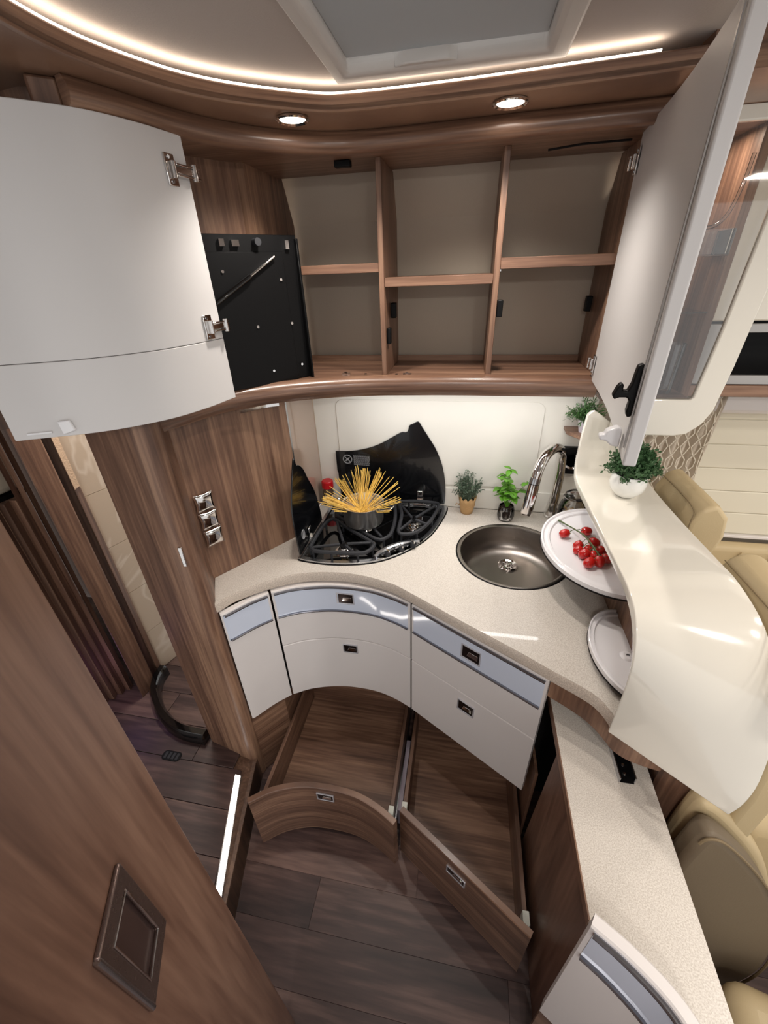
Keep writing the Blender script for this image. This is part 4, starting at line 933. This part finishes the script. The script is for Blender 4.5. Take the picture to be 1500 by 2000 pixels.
# panel under worktop right + interior ring
AP = smoothpath([(.252, .722), (.290, .698), (.322, .675), (.345, .650), (.362, .622), (.372, .604), (.394, .588), (.425, .578), (.458, .572)], 5)
emit_ap = tag(emit('worktop_apron', B().sweep(AP, [(0, .765), (0, .831), (.014, .831), (.014, .765)]), wood_v, smooth=True, org=(.33, .66, .77)), 'curved walnut apron under the right end of the worktop', 'panel')
rg = thing('interior_panel', 'walnut inner panel with a round cut-out inside the right cupboard', 'panel', (.262, .70, 0))
emit('panel', B().box(.2665, .2745, .70, 1.04, .0, .45), wood_v, rg)
emit('ring', B().tube([(.2625, .84+.055*cos(2*pi*k/32), .43+.055*sin(2*pi*k/32)) for k in range(32)], .004, 8, closed=True).tube([(.2645, .84, .43), (.2660, .84, .43)], .052, 28), gap, rg, smooth=True)
ep = struct('wall_right', B().prism([(.62, .0), (1.21, .0), (1.21, 1.133), (.75, 1.133), (.64, 1.05), (.62, .86)], .431, .445, YZ), wood_v, 'walnut end panel between worktop and dinette', 'wall')
ep2 = tag(emit('end_board', B().hexa([(.466, .585, 0), (.520, .535, 0), (.545, .60, 0), (.48, .66, 0), (.466, .585, .82), (.520, .535, .82), (.545, .60, .82), (.48, .66, .82)]), wood_v, org=(.5, .56, 0)), 'walnut end board beneath the glossy divider', 'panel')

# glossy white divider: riser, shelf, front
Lp = [(1.222, 1.352), (1.2215, 1.28), (1.219, 1.20), (1.205, 1.165), (1.18, 1.1515), (1.10, 1.149), (.90, 1.149), (.75, 1.149), (.695, 1.146), (.650, 1.132), (.618, 1.100), (.598, 1.055), (.590, 1.00), (.588, .93), (.588, .85)]
Rp = [(1.222, 1.20), (1.2215, 1.19), (1.219, 1.18), (1.21, 1.160), (1.195, 1.1515), (1.10, 1.149), (.95, 1.149), (.82, 1.149), (.745, 1.146), (.650, 1.122), (.575, 1.070), (.520, 1.000), (.487, .92), (.472, .87), (.468, .835)]
def prof3(P, xs):
    return [Vector((x, y, z)) for (y, z), x in zip(P, xs)]
xl = [.348]+[.340]*14; xr = [.352+.185]*6+[.542, .55, .556, .560, .558, .551, .542, .528, .514]
topR = [1.345, 1.30, 1.24]
Ls = smoothpath(prof3(Lp, [.345, .341]+[.340]*13), 4); Rs = smoothpath(prof3(Rp, xr), 4)
rows3 = []
for i in range(len(Ls)):
    rows3.append([Ls[i].lerp(Rs[i], t) for t in [(k/12)**1.7 for k in range(13)]])
# riser top drops away to the right
nr = 9
for i in range(nr):
    for k in range(13):
        t = (k/12)**1.7; ztop = 1.357-.135*t-.028*max(0, 1-t/.12)**2
        f = i/(nr-1); p = rows3[i][k]
        zz = ztop*(1-f)+rows3[nr-1][k].z*f
        rows3[i][k] = Vector((p.x, 1.222-(1.222-rows3[nr-1][k].y)*f**2.2, zz))
dvd = thing('glossy_divider', 'glossy cream-white divider shelf flowing down beside the worktop', 'divider', (.44, .9, 1.13))
emit('shell', B().grid(rows3), gloss, dvd, solid=-.020, bevel=.0025, seg=3)

# swivel trays and tomatoes
def tray(lab, cx, cy, z, rx, ry, a0, a1):
    t = thing('swivel_tray', lab, 'tray', (cx, cy, z))
    def shape(k): return [(cx+rx*k*cos(a0+(a1-a0)*i/40), cy+ry*k*sin(a0+(a1-a0)*i/40)) for i in range(41)]
    b = B(); o = shape(1)
    lv = [(1.0, -.012), (1.0, 0), (.97, .001), (.95, -.004), (.92, -.004), (.90, -.001), (.87, -.001), (.85, -.006), (0.02, -.006)]
    R = []
    for k, dz in lv: R.append([b.bm.verts.new((x, y, z+dz)) for x, y in shape(k)])
    for a, c in zip(R[:-1], R[1:]):
        for i in range(40): b.face([a[i], a[i+1], c[i+1], c[i]])
    b.face(R[0])
    bmesh.ops.holes_fill(b.bm, edges=[e for e in b.bm.edges if e.is_boundary])
    emit('top', b, traym, t, smooth=True)
    emit('rim_seal', B().prism([(cx+(x-cx)*1.006, cy+(y-cy)*1.006) for x, y in o], z-.0165, z-.0122), gap, t)
    return t
T1Z = 1.0; T2Z = .905
t1 = tray('large white swivel tray with tomatoes above the sink edge', .432, 1.068, T1Z, .182, .216, radians(90), radians(270))
t2 = tray('small white swivel tray low over the worktop, under the large one', .430, .768, T2Z, .094, .142, radians(88), radians(272))
emit('pivot', B().lathe([(.004, -.002), (.009, -.001), (.013, -.002), (.017, -.0062)], (.416, .757, T2Z), 24), traym, t2, smooth=True)
tv = thing('cherry_tomatoes', 'red cherry tomatoes on the vine lying on the large white tray', 'tomatoes', (.36, 1.04, T1Z-.005))
vz = T1Z-.0055
tp = [(.318, 1.106), (.345, 1.050), (.352, 1.006), (.366, 1.030), (.356, .966), (.384, .976), (.385, 1.128), (.392, 1.066), (.402, 1.030), (.406, .992), (.340, 1.026), (.374, 1.002)]
tsz = [.0145, .0135, .0155, .013, .0155, .015, .0145, .0155, .0145, .015, .013, .014]
vine = smoothpath([(.318, 1.195, vz+.006), (.335, 1.160, vz+.012), (.352, 1.120, vz+.020), (.362, 1.08, vz+.030), (.368, 1.045, vz+.034), (.376, 1.012, vz+.032), (.384, .985, vz+.026)], 4)
vb = B().tube(vine, [.0030]*3+[.0022]*(len(vine)-3), 8); cal = B()
for (x, y), r in zip(tp, tsz):
    c = Vector((x, y, vz+r*.95)); q = min(vine[6:], key=lambda v: (v-c).length); d = (q-c); d.z = max(d.z, .006); d.normalize()
    b = B(); b.lathe([(0, -1), (.5, -.92), (.86, -.58), (.98, -.1), (.95, .4), (.75, .8), (.4, .97), (0, .93)], (0, 0, 0), 16)
    rot = d.to_track_quat('Z', 'Y').to_matrix().to_4x4()
    bmesh.ops.transform(b.bm, matrix=Matrix.Translation(c) @ rot @ Matrix.Diagonal((r*.93, r*.93, r*1.08, 1)), verts=b.bm.verts)
    emit('tomato', b, tom, tv, smooth=True)
    s0 = c+d*r*.98; vb.tube([s0, s0.lerp(q, .5)+Vector((0, 0, .004)), q], .0011, 6)
    u = d.cross(Vector((.2, .3, .9))).normalized(); w_ = d.cross(u)
    for k in range(5):
        a = k*1.2566; e = u*cos(a)+w_*sin(a); sd = d.cross(e)
        pts = [s0, s0+e*r*.38+sd*.0016+d*.0008, s0+e*r*.85-d*r*.18+d*.002, s0+e*r*.38-sd*.0016+d*.0008]
        cal.face([cal.bm.verts.new(p) for p in pts])
emit('vine', vb, green_stem, tv, smooth=True); emit('calyx', cal, green_stem, tv, solid=.0006)

# ------------------------------------------------------------ display cupboard at the right end
dc = thing('display_cupboard', 'display cupboard with clear curved pane behind the open white door', 'cupboard', (.5, 1.3, 1.3))
out = [(.40, 1.289), (.560, 1.289), (.590, 1.295), (.618, 1.322), (.635, 1.361), (.645, 1.47), (.654, 1.647), (.666, 1.80), (.672, 1.955), (.40, 1.955)]
inn = [(.425, 1.387), (.574, 1.387), (.579, 1.394), (.592, 1.557), (.602, 1.785), (.606, 1.93), (.425, 1.93)]
fr_ = emit('frame', B().plate(out, [inn], 1.19, 1.206, XZ), gloss, dc, bevel=.003)
emit('pane', B().prism(inn, 1.198, 1.200, XZ), glass, dc)
emit('floor', B().box(.365, .575, 1.21, 1.45, 1.376, 1.388), wood_x, dc)
emit('rear_wall', B().box(.365, .575, 1.452, 1.462, 1.388, 1.955), wood_v, dc)
ll_ = area('display_fill', (.50, 1.33, 1.935), .05, .5, (1, .85, .7))  # added warm fill light that lifts the dark cupboard interior
emit('roof', B().box(.365, .575, 1.21, 1.45, 1.94, 1.954), wood_x, dc)
emit('acrylic_shelf', B().box(.44, .574, 1.24, 1.36, 1.705, 1.709), acryl, dc, bevel=.001)
emit('acrylic_shelf', B().box(.44, .570, 1.24, 1.36, 1.585, 1.588), acryl, dc, bevel=.001)
hold = thing('glass_holder', 'clear acrylic glass holder high in the display cupboard', 'holder', (.54, 1.27, 1.64))
emit('tray', B().plate(rrect(.46, .574, 1.225, 1.33, .02), [rrect(.463, .571, 1.228, 1.327, .018)], 1.709, 1.757), acryl, hold)
emit('back_plate', B().tube(smoothpath([(.50, 1.26, 1.76), (.535, 1.26, 1.765), (.556, 1.26, 1.79), (.566, 1.26, 1.84), (.569, 1.26, 1.89)], 5), .004, 10), acryl, hold, smooth=True)
def tumbler(x, y, z, h, r, lab):
    t = thing('drinking_glass', lab, 'glass', (x, y, z))
    emit('bowl', B().lathe([(0, .0003), (r*.8, .0003), (r*.82, .004), (r, h), (r-.0015, h), (r*.8, .012), (0, .010)], (x, y, z), 28), glass, t, smooth=True)
    return t
tumbler(.530, 1.265, 1.3885, .125, .026, 'tall clear glass in front on the display cupboard floor')
tumbler(.530, 1.385, 1.3885, .085, .034, 'short wide clear glass at the back of the display cupboard')
tumbler(.495, 1.255, 1.3885, .050, .022, 'small clear glass at the left on the display cupboard floor')

# ------------------------------------------------------------ dinette beyond
lk = thing('dinette_locker', 'glossy cream overhead locker over the dinette window', 'cupboard', (1.1, 1.3, 1.4))
emit('door', B().box(.60, 2.1, 1.275, 1.295, 1.563, 1.94), gloss, lk, bevel=.004)
emit('bottom', B().box(.597, 2.1, 1.275, 1.46, 1.375, 1.405), wood_x, lk, bevel=.002)
emit('side_panel', B().box(.5775, .5965, 1.262, 1.46, 1.375, 1.955), wood_v, lk)
emit('niche', B().box(.60, 2.1, 1.40, 1.41, 1.405, 1.56), black, lk)
emit('niche_trim', B().plate(rect(.60, 2.1, 1.406, 1.556), [rrect(.667, 2.08, 1.430, 1.535, .02)], 1.282, 1.292, XZ), silver_p, lk, bevel=.002)
emit('hinge_bar', B().tube([(.60, 1.272, 1.900), (.70, 1.268, 1.925)], .004, 8), chrome, lk)
bl_ = struct('window_1', B().box(.70, 2.1, 1.468, 1.478, .83, 1.34), blind_m, 'window beside the dinette, covered by a cream pleated blind', 'window')
for k in range(6):
    z0 = .835+k*.084
    emit('blind_pleat', B().prism([(1.4665, z0), (1.4635, z0+.004), (1.4645, z0+.080), (1.4665, z0+.083)], .70, 2.1, YZ), blind_m, bl_)
emit('blind_rail', B().box(.70, 2.1, 1.452, 1.468, .822, .833), white, bl_, bevel=.002)
vl = tag(emit('roller_valance', B().box(.70, 2.1, 1.415, 1.467, 1.285, 1.352), white, bevel=.015, seg=3, org=(1, 1.44, 1.28)), 'pale rolled valance above the pleated blind', 'valance')
cu = thing('curtain', 'beige curtain with a lozenge ribbon pattern beside the window', 'curtain', (.68, 1.42, .9))
rows4 = []
for i in range(61):
    t = i/60; x0 = .555+.215*t
    rows4.append([(x0+.012*sin(z*5), 1.415+.012*sin(t*42)+.006*sin(t*17+z*6), z) for z in [.83+.53*k/10 for k in range(11)]])
emit('cloth', B().grid(rows4), curtain_m, cu, smooth=True, solid=.002)
rb = B()
for k in range(7):
    for s in (-1, 1):
        pts = []
        for j in range(25):
            z = .83+.53*j/24; x = .575+k*.032+s*.014*sin(z*2*pi/.105)
            if .56 < x < .768: pts.append((x, 1.3975, z))
        if len(pts) > 3: rb.tube(pts, .0018, 6)
emit_split('ribbon', rb, curtain_l, cu, smooth=True)
# dinette bench
def rbox(name, m, par, x0, x1, y0, y1, z0, z1, bev, lab=None, rz=0, seg=4):
    b = B().box(x0, x1, y0, y1, z0, z1)
    if rz: bmesh.ops.rotate(b.bm, verts=b.bm.verts, cent=((x0+x1)/2, (y0+y1)/2, z0), matrix=Matrix.Rotation(rz, 3, 'Z'))
    bmesh.ops.subdivide_edges(b.bm, edges=b.bm.edges, cuts=3, use_grid_fill=True)
    for v in b.bm.verts: 
        n_ = noise.noise(v.co*9); v.co += Vector((n_, n_, n_))*.004
    return emit(name, b, m, par, bevel=bev, seg=seg)
sf = thing('dinette_bench', 'beige leather dinette bench behind the glossy divider', 'bench', (.7, .8, 0))
emit('back_shell', B().prism([(1.38, 0), (1.38, 1.02), (.90, 1.035), (.60, 1.035), (.53, .99), (.51, .82), (.51, .0)], .572, .625, YZ), leather, sf, bevel=.012, seg=3)
emit('side_wall_pad', B().box(.62, 2.1, 1.40, 1.455, .45, .815), leather, sf, bevel=.02, seg=3)
rf = B()
for k in range(9): rf.tube(smoothpath([(.80+k*.10, 1.392, .80), (.79+k*.10+.02*sin(k*2), 1.388, .74), (.75+k*.10+.02*cos(k), 1.394, .66)], 4), [.004]*9, 8)
emit_split('ruffle', rf, leather, sf, smooth=True)
def headrest(lab, x0, x1, y0, y1, z0, z1):
    h = thing('headrest', lab, 'headrest', ((x0+x1)/2, (y0+y1)/2, z0), 'leather headrests on the dinette bench')
    P = [(x0, z0), (x0+.004, z1-.055), (x0+.022, z1-.014), (x0+.048, z1), (x1-.035, z1-.004), (x1-.008, z1-.035), (x1, z1-.09), (x1-.012, z0)]
    c = emit('cushion', B().prism(P, y0, y1, lambda u, v, w: (u, w, v)), leather, h, bevel=.016, seg=4)
    q = P[2]; e1 = (q[0]-.002, q[1]+.003)
    emit('seam', B().tube(smoothpath([(x0+.012, y1-.01, z1-.022), (x0+.014, (y0+y1)/2, z1-.020), (x0+.012, y0+.022, z1-.024), (x0+.006, y0+.004, z1-.055), (x0+.004, y0+.0, z0+.02)], 6), .0014, 6), seam_m, h, smooth=True)
headrest('far leather headrest, next to the white plant pot', .562, .655, .985, 1.215, 1.042, 1.19)
headrest('near leather headrest, at the right edge by the glossy divider', .562, .675, .50, .845, 1.042, 1.160)
se = thing('bench_cushion', 'creased beige leather bench cushion at the right edge, behind the taupe side', 'cushion', (.8, .7, .3))
rbox('cushion', leather, se, .64, 1.3, .556, 1.3, .30, .66, .05)
emit('base', B().box(.66, 1.3, .56, 1.3, 0, .29), wood_dim, se)
ar = sf
SP = [tuple(p) for p in smoothpath([(.485, .04), (.482, .40), (.484, .70), (.50, .775), (.56, .735), (.665, .60), (.745, .42), (.785, .25), (.785, .12), (.755, .04)], 5)]
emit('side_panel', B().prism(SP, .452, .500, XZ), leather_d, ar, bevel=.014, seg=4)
emit('piping', B().tube([(x, .453, z) for x, z in SP[12:]], .0028, 6), seam_m, ar, smooth=True)
SP2 = [(x+.012, z+.012) for x, z in SP[8:]]+[(.55, .05)]
b_ = B().prism(SP2, .505, .548, XZ)
emit('padding', b_, leather, ar, bevel=.016, seg=4)
st_ = thing('seat_pad', 'low beige seat pad in the bottom right corner of the picture', 'cushion', (.9, .2, .1))
b_ = B().box(.66, 1.3, .03, .42, .13, .31); bmesh.ops.rotate(b_.bm, verts=b_.bm.verts, cent=(.66, .42, .13), matrix=Matrix.Rotation(radians(-12), 3, 'Z'))
emit('pad', b_, leather, st_, bevel=.05, seg=5)
emit('plinth', B().box(.78, 1.3, .0, .36, 0, .128), gap, st_)
